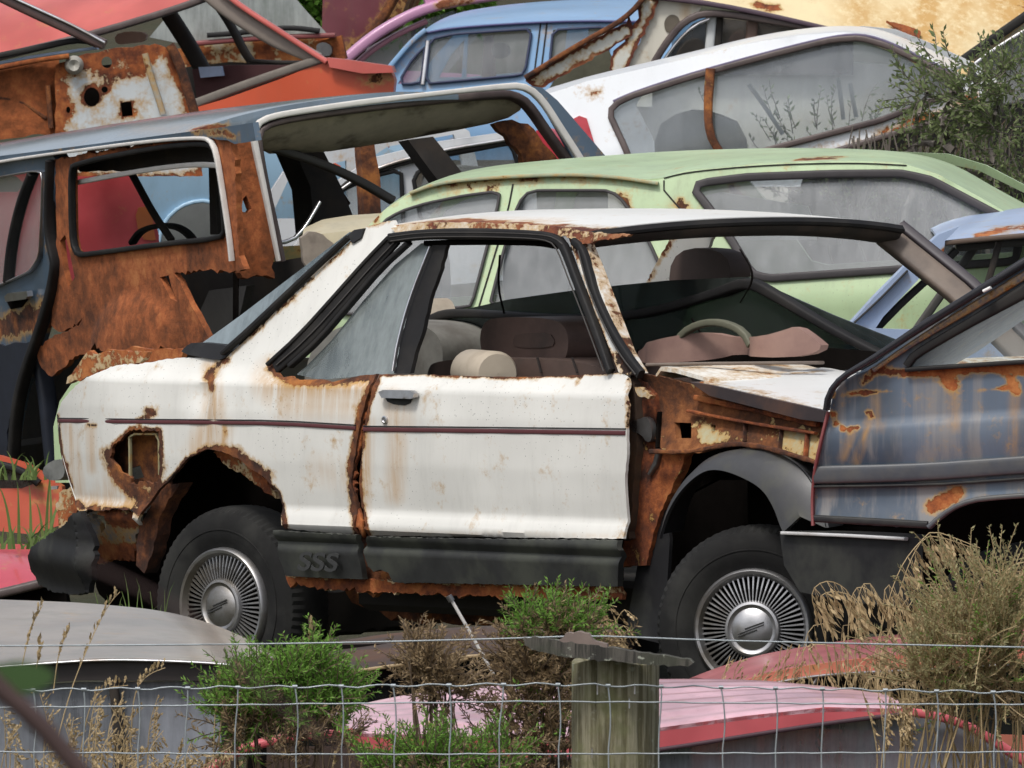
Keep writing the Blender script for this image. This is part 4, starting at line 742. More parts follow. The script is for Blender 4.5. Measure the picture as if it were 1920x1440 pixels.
# ---------------------------------------------------------------- cream estate with the yellow, rust-run roof
K = Fr(1400, 420, 62, 0, -9); KR = Fr(1400, 24, 62, 0, -9, 56)
CRP = paint('cream_yellow_paint', (.72, .60, .36), .4, dirt=.12, fade=.06, rustc=RUSTO)
CRS = paint('pale_cream_paint', (.66, .63, .54), .4, dirt=.2, fade=.06, rustc=RUSTO)
t = thing('cream_estate', 'cream car on top of the pile showing its rust-streaked yellow roof', 'car', K.O)
panel(t, 'roof', KR, [(1215, -20), (1330, 2), (1450, 26), (1600, 60), (1700, 100), (1800, 160), (1830, 110), (1935, 25), (1950, -90), (1215, -90)], CRP, (), 0, .02, .05, rust=[([(1425, 10), (1462, 18)], 14, .85), ([(1900, -10), (1940, 20)], 40, .45), ([(1660, 95), (1720, 110)], 10, .8)], stain=[([(1880, -40), (1930, 40)], 110, 1.5), ([(1745, -40), (1735, 80)], 40, 1.6), ([(1810, -40), (1800, 60)], 40, 1.1), ([(1600, -30), (1620, 40)], 70, 1.0), ([(1690, 30), (1690, 120)], 40, 1.0), ([(1760, 80), (1800, 130)], 50, 1.0)])
panel(t, 'corner_pillar', K, [(1222, -10), (1320, 4), (1308, 26), (1285, 40), (1255, 78), (1226, 128), (1222, 200), (1140, 200), (1160, 140), (1200, 80)], CRS, (), 0, .04, .04, rust=[([(1290, 10), (1310, 14)], 14, .5)], stain=[([(1290, 10), (1285, 30)], 26, .7)])
panel(t, 'scorched_patch', K, [(1244, 40), (1256, 26), (1272, 30), (1276, 46), (1262, 60), (1248, 62)], plain('sooty_paint', (.13, .11, .085), .8, var=.5), (), -.003, .002, .015, rag=.004, smooth=2)
panel(t, 'door_lower', K, [(1140, 160), (1350, 100), (1800, 130), (1800, 400), (1140, 400)], CRS, (), .1, .03, .08)
for p, wd_, m, o_ in (([(1222, 125), (1250, 78), (1284, 38), (1326, 22), (1420, 34), (1600, 66)], 7, TRIMB, .01), ([(1222, -6), (1330, 6), (1450, 30), (1610, 68)], 5, plain('violet_brown_trim', (.085, .055, .075), .45), .02), ([(1242, 118), (1266, 82), (1300, 48), (1330, 36)], 3, CHROME, .0)):
    strip(t, 'window_frame', K, p, wd_, m, w=0, out=o_, hd=.015)
for p, wd_, m in (([(1336, 26), (1330, 96)], 9, plain('pale_trim', (.6, .62, .62))), ([(1350, 30), (1346, 92)], 7, GRIMY), ([(1411, 40), (1408, 84)], 11, BROWN)): strip(t, 'pillar', K, p, wd_, m, w=.03, out=0, hd=.02, sm=0)
panel(t, 'window', K, [(1240, 130), (1266, 78), (1300, 44), (1328, 32), (1480, 48), (1600, 70), (1600, 140), (1240, 140)], glass('smoky_glass', (.4, .36, .33), .35, (.22, .2, .18), .7), (), .05, .006, .06)
cushion(t, 'seat', K, [(1250, 140), (1280, 80), (1310, 70), (1325, 90), (1325, 140)], .4, .6, plain('cream_cloth', (.55, .52, .45)))
cushion(t, 'seat', K, [(1360, 140), (1364, 70), (1400, 50), (1404, 140)], .5, .7, plain('rose_cloth', (.36, .25, .22), .8))
RW = paint('rusted_white_edge', (.66, .66, .6), .5, bias=.26, coat=0, rustc=RUSTRED)
tp_ = panel(t, 'tail_frame', K, [(985, 152), (1000, 138), (1090, 86), (1180, 40), (1186, 66), (1130, 100), (1040, 150), (1010, 170)], RW, (), -.03, .05, .015, rag=.002, edge=7, edgek=.7)
strip(tp_, 'edge_rust', K, [(984, 146), (1090, 80), (1172, 36), (1212, -10)], 5, RUSTD, w=-.03, out=.01, hd=.02)
panel(t, 'tail_frame', K, [(1176, 40), (1206, -10), (1236, -8), (1226, 30), (1196, 84), (1176, 130), (1158, 145), (1140, 140), (1150, 96), (1172, 78)], RW, [[(1180, 30), (1196, 18), (1198, 34), (1186, 48)]], -.02, .05, .012, rag=.003, edge=9, edgek=.8)
panel(t, 'tail_inner', K, [(1020, 180), (1040, 150), (1140, 92), (1160, 130), (1160, 200)], plain('mossy_steel', (.10, .10, .07), .8, var=.4, grime=(.05, .045, .03)), (), .12, .03, .04)
panel(t, 'torn_bracket', KR, [(1662, 38), (1700, 48), (1726, 58), (1722, 92), (1712, 92), (1708, 64), (1692, 90), (1684, 84), (1684, 54)], RUSTM, (), -.02, .01, .015, rag=.002)
strip(t, 'windscreen_seal', K, [(1784, 128), (1840, 88), (1940, 18)], 9, RUBBER, w=-.05, out=0, hd=.02)
strip(t, 'windscreen_chrome', K, [(1826, 122), (1870, 88), (1940, 46)], 5, CHROME, w=-.06, out=0, hd=.015)
panel(t, 'windscreen', K, [(1826, 128), (1870, 94), (1945, 52), (1945, 300), (1830, 300)], GREYG, (), -.03, .006, .06)
# ---------------------------------------------------------------- light blue saloon, and what lies beyond it
S = Fr(900, 500, 64.5, 6, 1); sf = tumble(.5, .2); SKY = paint('sky_blue_paint', (.20, .37, .60), .32, dirt=.12, fade=.08, coat=.35)
t = thing('light_blue_saloon', 'light blue saloon with chrome quarterlight bar and black mirror', 'car', S.O)
s1, s2, s3 = [(746, 157), (772, 113), (798, 85), (790, 157)], [(806, 74), (850, 64), (994, 54), (997, 58), (984, 140), (798, 157)], [(1037, 56), (1140, 50), (1140, 150), (1028, 150)]
srail = [(780, 74), (800, 58), (850, 49), (1000, 39), (1110, 37), (1260, 40)]
panel(t, 'body', S, [(702, 164), (740, 117)]+srail+[(1260, 300), (680, 300), (680, 170)], SKY, [s1, s2, s3], sf, .03, .035, far=1.5)
roof(t, 'roof', S, srail, [(792, 52), (830, 29), (900, 15), (1000, 5), (1100, 0), (1260, -3)], SKY, w0=sf, w1=1.25, camber=.015)
for q in (s1, s2, s3): win(t, S, q, GREYG, plain('dark_blue_trim', (.03, .04, .09), .5), 2.5, sf)  # dark blue trim around each window
strip(t, 'quarterlight_bar', S, [(803, 76), (793, 158)], 4, CHROME, w=sf, out=.01, hd=.01, sm=0)
strip(t, 'windscreen_pillar', S, [(700, 166), (738, 118), (776, 74), (800, 56)], 5, SKY, w=sf, out=.02, hd=.015)
strip(t, 'roof_gutter', S, [(798, 62), (850, 52), (1000, 42), (1110, 39), (1240, 42)], 2.2, plain('blue_violet_trim', (.06, .06, .17), .4), w=sf, out=.012, hd=.01)
for p in ([(1014, 42), (1000, 150)], [(1026, 42), (1012, 150)]): strip(t, 'panel_seam', S, p, 1.4, SEAMD, w=sf, out=.001, hd=.004, sm=0)
panel(t, 'mirror', S, [(922, 86), (930, 80), (952, 82), (957, 104), (934, 112), (924, 104)], RUBBER, (), .25, .05, .02, smooth=1)
panel(t, 'far_seat', S, [(902, 160), (908, 70), (920, 66), (926, 160)], plain('pink_cloth', (.45, .25, .22), .8), (), .9, .1, .05)
LC = Fr(760, 300, 67, -10, 20); LIL = paint('lilac_paint', (.52, .26, .42), .35, dirt=.15, fade=.1, rustc=RUSTRED)
t = thing('lilac_coupe', 'lilac pink car with a sloping pillar behind the light blue saloon', 'car', LC.O)
strip(t, 'windscreen_pillar', LC, [(636, 122), (690, 74), (740, 42), (800, 14), (880, -2), (960, -12)], 10, LIL, w=0, out=0, hd=.03, rust=[([(820, 8), (880, 0)], 14, .8)])
strip(t, 'window_frame', LC, [(662, 126), (700, 92), (750, 62), (800, 40)], 5, plain('rose_trim', (.35, .16, .2), .5), w=.03, out=0, hd=.03)
panel(t, 'window', LC, [(660, 140), (690, 90), (760, 50), (850, 20), (900, 60), (820, 160)], GREYG, (), .06, .006, .08)
panel(t, 'body', LC, [(630, 128), (680, 128), (900, 140), (900, 260), (630, 260)], LIL, (), .0, .05, .08)
panel(t, 'roof', LC, [(800, 12), (880, -4), (980, -20), (980, -80), (780, -60)], LIL, (), .02, .04, .08)
MA = Fr(680, 300, 69, 10, 0)
t = thing('maroon_shell', 'dull maroon body shell with a rusted edge under the foliage', 'car body', MA.O)
panel(t, 'side', MA, [(606, -30), (775, -30), (752, 30), (705, 72), (650, 116), (620, 170), (600, 170)], paint('maroon_paint', (.16, .032, .045), .5, dirt=.2, fade=.2), (), lambda a, h: .15*math.sin(a*2), .3, .06, rust=[([(752, 0), (705, 70), (640, 120)], 30, .75)])
strip(t, 'edge_rail', MA, [(750, -20), (712, 50), (650, 112)], 9, RUSTD, w=-.02, out=.02, hd=.03)
# ---------------------------------------------------------------- red coupe top left, wreck beyond it, rusted bulkhead in front
Q = Fr(300, 400, 63.5, 12, 16); RED = paint('sun_faded_red', (.52, .105, .085), .32, dirt=.1, fade=.18, coat=.35, rustc=RUSTRED); ORR = paint('orange_red_paint', (.56, .085, .03), .35, dirt=.12, fade=.1)
t = thing('red_coupe', 'faded red coupe with beige windscreen pillar and orange red wing', 'car', Q.O)
qrail = [(-40, 112), (0, 101), (160, 63), (330, 12), (400, -14)]
roof(t, 'roof', Q, qrail, [(-40, -40), (100, -60), (250, -80), (400, -110)], RED, w0=.1, w1=1.3, camber=.09, n=30)
strip(t, 'window_frame', Q, [(-40, 116), (0, 106), (160, 68), (330, 17), (400, -10)], 7, TRIMB, w=.08, out=.01, hd=.02)
strip(t, 'windscreen_pillar', Q, [(380, -20), (430, 22), (510, 70), (596, 112)], [15, 16, 17, 12], plain('grey_beige_trim', (.24, .20, .17), .6, var=.2), w=.05, out=0, hd=.03)
strip(t, 'pillar_edge', Q, [(410, -24), (450, 10), (540, 68), (614, 116)], 5, RED, w=.03, out=.02, hd=.02)
strip(t, 'door_sill', Q, [(362, 196), (480, 152), (604, 110)], 9, plain('dusty_trim', (.15, .13, .11), .7, var=.4), w=.03, out=0, hd=.03)
panel(t, 'wing', Q, [(355, 205), (420, 186), (520, 150), (606, 116), (650, 113), (730, 126), (740, 150), (720, 330), (355, 330)], ORR, (), lambda a, h: .1*max(0, a-.6), .04, .04, rust=[([(660, 150), (720, 150)], 14, .5)])
panel(t, 'bonnet_edge', Q, [(612, 108), (650, 112), (734, 124), (738, 136), (680, 138), (618, 126)], RED, (), -.02, .05, .03)
for p, wd_, w_, m in (([(284, 28), (318, 80), (352, 140), (374, 175)], 15, .7, GRIMY), ([(350, 8), (380, 52), (402, 98), (416, 118)], 7, 1.2, GRIMY), ([(416, 118), (480, 122), (540, 120)], 4, 1.2, GRIMY), ([(388, 0), (440, 44), (490, 66)], 3, .3, RUBBER)): strip(t, 'far_pillar', Q, p, wd_, m, w=w_, out=0, hd=.03)
panel(t, 'cabin_floor', Q, [(360, 130), (420, 122), (560, 122), (580, 112), (480, 158), (370, 192)], plain('maroon_trim', (.06, .018, .02), .7), (), .5, .05, .05)
panel(t, 'door_card', Q, [(372, 126), (414, 124), (418, 142), (376, 146)], plain('pale_blue_card', (.36, .45, .62), .6), (), .45, .03, .04)
panel(t, 'sun_visor', Q, [(214, 66), (238, 58), (276, 62), (272, 78), (240, 82), (218, 84)], plain('pinkish_vinyl', (.48, .36, .30), .7), (), .6, .03, .03, smooth=1)
Z = Fr(450, 420, 66.5, 5, 4)
t = thing('rusted_white_wreck', 'white wreck with rusted scuttle and hazy windscreen beyond the red coupe', 'car', Z.O)
panel(t, 'scuttle', Z, [(330, 92), (400, 80), (560, 68), (616, 72), (600, 116), (545, 122), (430, 116), (330, 128)], RUSTP, (), 0, .05, .03, rust=[([(490, 80), (500, 110)], 20, .7)])
panel(t, 'windscreen', Z, [(280, 70), (330, 10), (420, -20), (540, -20), (574, 20), (612, 62), (500, 72), (340, 82)], glass('hazy_glass', (.7, .75, .75), .75, (.36, .39, .38), 1.), (), .05, .006, .06)
strip(t, 'wiper', Z, [(390, 66), (450, 62), (540, 50), (600, 58)], 5, RUBBER, w=-.05, out=0, hd=.02)
strip(t, 'windscreen_edge', Z, [(340, 84), (500, 70), (630, 66)], 5, plain('maroon_edge', (.2, .05, .05), .5), w=-.02, out=.02, hd=.02)
panel(t, 'wing', Z, [(588, 80), (640, 66), (650, 110), (600, 116)], RUSTM, (), -.02, .05, .03)
panel(t, 'lamp', Z, [(592, 84), (606, 78), (622, 86), (622, 104), (604, 106), (594, 98)], plain('greasy_steel', (.2, .2, .2)), (), -.06, .05, .02, smooth=1)
panel(t, 'shell', Z, [(280, 110), (640, 100), (640, 320), (280, 320)], GRIMY, (), .2, .05, .1)
D = Fr(200, 420, 61.2, 0, 8); BLK = paint('rusted_pale_blue', (.58, .62, .64), .55, bias=.2, coat=0, rustc=RUSTO)
t = thing('rusted_bulkhead', 'rusted pale blue bulkhead with round holes, front torn away', 'car body', D.O)
def circ(x, y, rx, ry, n=18): return [(x+rx*math.cos(6.2832*i/n), y+ry*math.sin(6.2832*i/n)) for i in range(n)]
panel(t, 'bulkhead', D, [(104, 122), (150, 104), (196, 94), (290, 82), (322, 92), (334, 120), (346, 160), (364, 206), (380, 330), (104, 330)], BLK, [circ(200, 117, 10, 11), circ(172, 182, 15, 18), [(226, 193), (246, 191), (249, 217), (229, 219)], circ(128, 206, 4, 6), circ(196, 168, 6, 6)], lambda a, h: .02*math.sin(a*9), .03, .02, rag=.002, hrag=.001, edge=14, edgek=.45, rust=[([(110, 125), (200, 105), (300, 90)], 36, .62), ([(310, 90), (345, 160), (360, 210)], 17, .7), ([(120, 140), (110, 250)], 20, .5), ([(200, 145), (260, 130)], 30, .5)])
lathe(t, 'lamp_bowl', [(.001, .02), (.02, .03), (.028, .02), (.034, -.005)], 24, D.T([(139, 122)], -.02)[0], -D.L, (0, 0, 1), plain('dull_bowl', (.32, .31, .27), .5, var=.3))
panel(t, 'backing', D, [(110, 130), (330, 110), (360, 330), (110, 330)], DARK, (), .15, .02, .08)
strip(t, 'seam_flange', D, [(272, 100), (282, 140), (296, 180), (306, 214)], 6, paint('rusted_flange', (.35, .33, .28), .7, bias=.3, coat=0), w=0, out=.02, hd=.015)
strip(t, 'side_pillar', D, [(318, 84), (334, 110), (350, 160), (366, 214)], 9, RUSTD, w=.0, out=.03, hd=.03)
panel(t, 'inner_wing', D, [(-50, 128), (110, 106), (122, 250), (60, 252), (0, 262), (-50, 268)], ROR, (), lambda a, h: .04+.03*math.sin(a*6), .02, .03, rag=.004, rust=[([(0, 255), (110, 240)], 20, .3)])
strip(t, 'brace', D, [(-40, 178), (20, 176), (86, 222)], 4, RUSTD, w=.03, out=.0, hd=.02)
strip(t, 'brace', D, [(90, 160), (96, 240)], 5, RUSTD, w=.0, out=.0, hd=.02)
strip(t, 'top_rail', D, [(-40, 134), (60, 112), (130, 104)], 6, RUSTM, w=.0, out=.03, hd=.03)
T2 = Fr(90, 300, 60.6, 10, -20)
t = thing('loose_pillar', 'dark chrome-edged windscreen pillar lying across the rusted bulkhead', 'car part', T2.T([(100, 60)])[0])
strip(t, 'rail', T2, [(-10, -12), (60, 22), (130, 54), (196, 84)], 10, plain('purple_brown_rail', (.09, .055, .05), .45, var=.4), w=0, out=0, hd=.03)
strip(t, 'chrome_edge', T2, [(0, -16), (70, 16), (140, 48), (198, 80)], 2.5, CHROME, w=-.03, out=0, hd=.01)
strip(t, 'crossbar', T2, [(-20, 108), (60, 92), (150, 72), (180, 84)], 6, RUBBER, w=.05, out=0, hd=.02)
strip(t, 'chrome_edge', T2, [(-20, 122), (60, 106), (180, 90)], 3, plain('pale_blue_card', (.36, .45, .62)), w=.08, out=0, hd=.02)
# ---------------------------------------------------------------- periwinkle saloon between the estate and the navy hatch
Y_ = Fr(1766, 1100, 52.8, -6, 1); yf = tumble(.95, .3); PER = paint('periwinkle_paint', (.33, .42, .60), .34, dirt=.12, fade=.12, rustc=RUSTO)
t = thing('periwinkle_saloon', 'pale periwinkle saloon with rusted gutter beside the windscreen of the cream coupe', 'car', Y_.O)
roof(t, 'roof', Y_, [(1766, 456), (1850, 446), (1960, 436)], [(1782, 436), (1810, 422), (1866, 408), (1960, 396)], PER, w0=.2, w1=1.2, camber=.01, rust=[([(1830, 444), (1870, 432), (1930, 424)], 11, .75)], sm=1)
panel(t, 'windscreen_pillar', Y_, [(1800, 424), (1772, 452), (1770, 470), (1722, 524), (1656, 594), (1640, 618), (1584, 618), (1640, 556), (1700, 496), (1760, 440)], PER, (), .15, .06, .03, rust=[([(1768, 466), (1758, 492)], 14, .95)])
panel(t, 'body', Y_, [(1584, 618), (1640, 616), (1780, 620), (1960, 630), (1960, 800), (1584, 800)], PER, (), .1, .04, .06)
for p, wd_, m, w_ in (([(1706, 508), (1650, 566), (1606, 606)], 1.5, SEAMD, .145), ([(1800, 470), (1752, 520), (1700, 566), (1648, 620)], 7, RUBBER, .2), ([(1848, 452), (1808, 510), (1772, 560), (1730, 620)], 8, plain('grey_strut', (.06, .055, .05)), .35), ([(1880, 456), (1868, 500), (1850, 560)], 6, GRIMY, .2), ([(1768, 458), (1850, 449), (1960, 440)], 5, plain('brown_gutter', (.11, .075, .055), .6), .17), ([(1800, 466), (1960, 452)], 8, plain('grey_strut', (.06, .055, .05)), .26)): strip(t, 'window_frame', Y_, p, wd_, m, w=w_, out=.0, hd=.015)
# ---------------------------------------------------------------- navy hatchback in front, right
N = Fr(1530, 1170, 48.1, 14, 4.2); nf = tumble(.92, .25)
def nwf(a, h): return nf(a, h)+.6*max(0., .12-a)**2+.012*math.sin(max(0, h)*22)*(h < .55)
NVY = paint('navy_paint', (.064, .096, .142), .4, dirt=.4, fade=.35, coat=.15, streak=.7, rustc=RUSTO)
t = thing('navy_hatchback', 'navy blue hatchback corner with rust streaks running down from its window', 'car', N.W(.8, .7, 0))
nh = [(1700, 690), (1708, 672), (1760, 641), (1850, 590), (1960, 526), (1960, 674), (1800, 683), (1714, 692)]
panel(t, 'body_side', N, [(1556, 772), (1561, 738), (1583, 712), (1625, 696), (1690, 652), (1800, 578), (1960, 478), (1960, 930), (1900, 928), (1850, 934), (1800, 946), (1768, 965), (1742, 990), (1640, 986), (1530, 978), (1524, 945), (1528, 880), (1536, 835)], NVY, [nh], nwf, .02, .015, rag=.0008, rust=[([(1640, 694), (1700, 700), (1800, 694), (1960, 690)], 17, .95), ([(1770, 705), (1785, 720)], 26, .9), ([(1895, 715), (1905, 735)], 16, .85), ([(1620, 715), (1650, 690)], 12, .8), ([(1560, 770), (1568, 795), (1590, 808), (1610, 804)], 7, .85), ([(1626, 772), (1634, 780)], 13, .9), ([(1750, 950), (1790, 930), (1800, 920)], 22, .95), ([(1560, 738), (1700, 734), (1900, 728)], 2.5, .8)], stain=[([(1785, 730), (1790, 800)], 16, .6), ([(1905, 740), (1900, 850)], 18, .65), ([(1640, 740), (1650, 800)], 16, .45), ([(1630, 785), (1605, 870)], 9, .9), ([(1600, 810), (1580, 860)], 9, .7)])
strip(t, 'hatch_edge', N, [(1554, 768), (1558, 738), (1582, 706), (1640, 674), (1720, 620), (1800, 570), (1960, 470)], [5, 6, 8, 8, 9, 9, 9], plain('gloss_black_edge', (.012, .012, .016), .22, var=.3), w=nwf, out=.03, hd=.02)
strip(t, 'pillar_skin', N, [(1640, 694), (1700, 652), (1800, 590), (1960, 494)], [4, 8, 9, 9], paint('rusted_navy', (.05, .06, .10), .35, bias=.36, coat=.3), w=nwf, out=.012, hd=.012)
strip(t, 'window_seal', N, [(1702, 686), (1712, 668), (1762, 638), (1850, 588), (1960, 524)], [8, 9, 14, 15, 16], RUBBER, w=nwf, out=.008, hd=.015)
strip(t, 'window_seal', N, [(1700, 693), (1800, 686), (1960, 676)], 4.5, RUBBER, w=nwf, out=.008, hd=.015)
panel(t, 'window', N, nh, CLEAR, (), shift(nwf, .02), .005, .06)
strip(t, 'trim_clip', N, [(1852, 545), (1866, 538)], 3, plain('white_clip', (.8, .8, .78), .4), w=nwf, out=.055, hd=.01, sm=0)
strip(t, 'side_moulding', N, [(1528, 890), (1700, 886), (1800, 880), (1960, 868)], 17, plain('slate_moulding', (.055, .062, .075), .4, var=.3, grime=(.09, .09, .085)), w=nwf, out=.006, hd=.012, sm=1)
strip(t, 'moulding_lip', N, [(1526, 912), (1700, 910), (1800, 906), (1960, 894)], 3, PLASTIC, w=nwf, out=.004, hd=.014, sm=1)
strip(t, 'lower_strip', N, [(1526, 972), (1640, 978), (1740, 984)], 7, PLASTIC, w=nwf, out=.0, hd=.015, sm=1)
strip(t, 'arch_lip', N, [(1744, 988), (1770, 964), (1802, 944), (1850, 932), (1960, 926)], 5, plain('slate_moulding', (.055, .062, .075)), w=nwf, out=.012, hd=.02)
strip(t, 'tail_edge', N, [(1554, 772), (1540, 830), (1528, 885), (1524, 940), (1526, 985)], 3, plain('maroon_edge', (.2, .05, .05)), w=nwf, out=.006, hd=.012, sm=1)
panel(t, 'wheel_arch_inner', N, [(1730, 1010), (1770, 960), (1960, 920), (1960, 1240), (1730, 1240)], DARK, (), .3, .03, .06)  # near-black panel painting the shade within the arch
panel(t, 'sill_underside', N, [(1530, 985), (1745, 992), (1740, 1120), (1600, 1130), (1560, 1060)], DARK, (), 1.05, .03, .06)  # dark fill painting the shade below the tail
a_, h_ = N.P(1905, 1215, .1)
lathe(t, 'wheel', [(.17, -.02), (.2, .0), (.26, 0), (.288, -.04), (.288, -.13), (.26, -.17), (.02, -.17)], 48, N.W(a_, .1, h_), -N.L, (0, 0, 1), TYRE)
loft(t, 'tailgate', [[N.W(a, .02+1.3*i/8+.0, h) for a, h in [N.P(x, y, nwf) for x, y in [(1558, 740), (1583, 712), (1640, 680), (1720, 625), (1800, 575), (1960, 475)]]] for i in range(9)], NVY)
# ---------------------------------------------------------------- foreground cars below the bank
PK = Fr(1200, 1900, 45.2, -10, 5); PINK = paint('sunburnt_red', (.52, .085, .10), .35, dirt=.1, fade=.2, coat=.3)
PKR = paint('chalky_pink_roof', (.68, .385, .44), .26, dirt=.3, speck=.6, fade=.35, coat=.6)
t = thing('pink_hatchback', 'red hatchback with chalky pink ribbed roof, cut by the fence post', 'car', PK.O)
prail = [(655, 1374), (780, 1378), (950, 1384), (1100, 1381), (1240, 1364), (1400, 1342), (1550, 1326), (1696, 1329)]
roof(t, 'roof', PK, prail, [(660, 1364), (720, 1342), (850, 1313), (1000, 1301), (1150, 1295), (1300, 1290), (1480, 1295), (1600, 1310), (1692, 1326)], PKR, w0=.0, w1=1.15, camber=.02, m=60, ribs=7)
panel(t, 'roof_side', PK, prail+[(1704, 1335), (1560, 1352), (1400, 1377), (1240, 1403), (1100, 1420), (900, 1424), (660, 1402)], PINK, (), .0, .03, .03)
strip(t, 'roof_gutter', PK, [(660, 1404), (900, 1426), (1100, 1422), (1240, 1405), (1400, 1379), (1560, 1354), (1704, 1337)], 4, plain('dark_plum_trim', (.06, .03, .04), .5), w=0, out=.01, hd=.012)
panel(t, 'window', PK, [(1000, 1428), (1100, 1424), (1240, 1408), (1400, 1382), (1560, 1358), (1704, 1340), (1780, 1352), (1850, 1388), (1950, 1450), (1950, 1560), (700, 1560), (700, 1420)], glass('reflecting_glass', (.5, .52, .55), .55, (.30, .32, .36), 1.), (), lambda a, h: .03+.3*max(0, .4-h)*0, .006, .06)
strip(t, 'windscreen_pillar', PK, [(1690, 1332), (1780, 1346), (1856, 1382), (1960, 1456)], [8, 9, 9, 9], PINK, w=0, out=.01, hd=.02)
strip(t, 'rear_pillar', PK, [(360, 1466), (430, 1412), (520, 1384), (660, 1372)], [9, 9, 8, 7], PINK, w=0, out=0, hd=.03)
panel(t, 'body', PK, [(340, 1470), (660, 1450), (1000, 1500), (1960, 1560), (1960, 1800), (340, 1800)], PINK, (), .02, .04, .1)
SL = Fr(1600, 1760, 47.2, -10, 2); SAL = paint('salmon_paint', (.56, .17, .11), .34, speck=.6, dirt=.25, fade=.12); SALR = paint('dull_rose_roof', (.42, .12, .13), .4, dirt=.15, fade=.2)
t = thing('salmon_saloon', 'salmon red car roof with chrome gutter behind the chalky pink roof', 'car', SL.O)
slr = [(1358, 1290), (1440, 1262), (1520, 1247), (1620, 1234), (1750, 1222), (1960, 1210)]
roof(t, 'roof', SL, slr, [(1350, 1288), (1400, 1268), (1480, 1243), (1600, 1222), (1750, 1202), (1960, 1188)], SALR, w0=0, w1=1.15, camber=.01)
panel(t, 'roof_side', SL, slr+[(1960, 1238), (1800, 1250), (1640, 1257), (1520, 1266), (1430, 1283), (1376, 1300)], SAL, (), -.004, .03, .03)
strip(t, 'roof_gutter', SL, [(1376, 1302), (1430, 1284), (1520, 1267), (1640, 1259), (1800, 1252), (1960, 1240)], 3, CHROME, w=0, out=.012, hd=.012)
strip(t, 'window_bar', SL, [(1532, 1268), (1516, 1298), (1500, 1340)], 3.5, CHROME, w=0, out=.0, hd=.012, sm=0)
panel(t, 'window', SL, [(1340, 1320), (1440, 1286), (1520, 1270), (1640, 1262), (1960, 1244), (1960, 1400), (1340, 1400)], DKG, (), .02, .006, .06)
panel(t, 'body', SL, [(1300, 1360), (1960, 1380), (1960, 1640), (1300, 1640)], SAL, (), .0, .04, .1)
cushion(t, 'seat', SL, [(1560, 1380), (1570, 1290), (1620, 1275), (1660, 1300), (1670, 1380)], .5, .7, GRIMY)
BG = Fr(200, 1800, 45.6, 6, 0); BEI = paint('bronze_beige_paint', (.265, .21, .155), .28, speck=.9, moss=.25, dirt=.45, fade=.2, coat=.5)
t = thing('beige_saloon', 'bronze beige saloon with dark window band, roof below the tyre', 'car', BG.O)
bgr = [(-40, 1250), (60, 1242), (200, 1233), (320, 1236), (400, 1240), (478, 1248)]
roof(t, 'roof', BG, bgr, [(-40, 1140), (60, 1143), (150, 1149), (260, 1160), (340, 1180), (400, 1203), (450, 1228), (480, 1246)], BEI, w0=0, w1=1.2, camber=.0)
strip(t, 'roof_gutter', BG, [(-40, 1253), (60, 1245), (200, 1236), (320, 1239), (400, 1243), (478, 1251)], 2.5, CHROME, w=0, out=.012, hd=.012)
panel(t, 'window_band', BG, [(-40, 1254), (60, 1247), (200, 1238), (320, 1241), (400, 1246), (478, 1253), (470, 1262), (400, 1276), (300, 1276), (150, 1276), (-40, 1290)], plain('brown_black_band', (.02, .015, .014), .5, var=.4), (), .0, .03, .04)
panel(t, 'window', BG, [(-40, 1292), (150, 1278), (380, 1278), (410, 1310), (430, 1560), (-40, 1560)], glass('reflecting_glass', (.5, .52, .55)), (), .03, .006, .06)
for p, wd_ in (([(400, 1262), (420, 1310), (436, 1470)], 12), ([(212, 1275), (222, 1360), (226, 1470)], 9)): strip(t, 'pillar', BG, p, wd_, GRIMY, w=0, out=0, hd=.02, sm=1)
for x, m in ((140, plain('rose_cloth', (.36, .25, .22))), (300, plain('red_cloth', (.30, .07, .08), .8))): cushion(t, 'seat', BG, [(x-30, 1470), (x-30, 1340), (x, 1310), (x+60, 1310), (x+80, 1350), (x+80, 1470)], .4, .55, m)
panel(t, 'body', BG, [(-40, 1470), (500, 1470), (500, 1760), (-40, 1760)], BEI, (), .0, .04, .1)
BN = Fr(780, 1800, 47.6, 10, 2); BRN = plain('rusted_brown_paint', (.042, .024, .017), .55, var=.5, grime=(.085, .038, .018))
TAN = plain('tan_gutter', (.30, .215, .11), .5, var=.4, grime=(.15, .08, .04))
t = thing('brown_saloon', 'dark rusty brown saloon with tan window trim, below the black sill', 'car', BN.O)
roof(t, 'roof', BN, [(520, 1266), (640, 1260), (760, 1243), (850, 1230), (1000, 1226), (1120, 1230)], [(530, 1228), (640, 1207), (760, 1194), (900, 1187), (1000, 1184), (1120, 1186)], BRN, w0=0, w1=1.1, camber=.02)
strip(t, 'roof_gutter', BN, [(520, 1270), (640, 1262), (770, 1244), (850, 1231), (1000, 1226), (1120, 1230)], 3.5, TAN, w=0, out=.012, hd=.012)
strip(t, 'window_frame', BN, [(838, 1236), (808, 1268), (770, 1320), (740, 1380)], 6, TAN, w=0, out=.012, hd=.012, sm=1)
strip(t, 'window_frame', BN, [(880, 1233), (856, 1240), (830, 1272), (790, 1330)], 4, TAN, w=0, out=.012, hd=.012, sm=1)
strip(t, 'window_frame', BN, [(905, 1290), (880, 1310), (868, 1360)], 7, RUBBER, w=0, out=.012, hd=.012, sm=1)
panel(t, 'window', BN, [(520, 1276), (640, 1266), (850, 1236), (1000, 1232), (1120, 1236), (1120, 1420), (520, 1420)], DKG, (), .02, .006, .06)
panel(t, 'body', BN, [(500, 1400), (1140, 1400), (1140, 1640), (500, 1640)], BRN, (), .0, .04, .1)
box(t, 'cabin_shade', BN, -.55, .55, .5, .55, .3, .85, DARK)  # dark box painting the cabin's shade
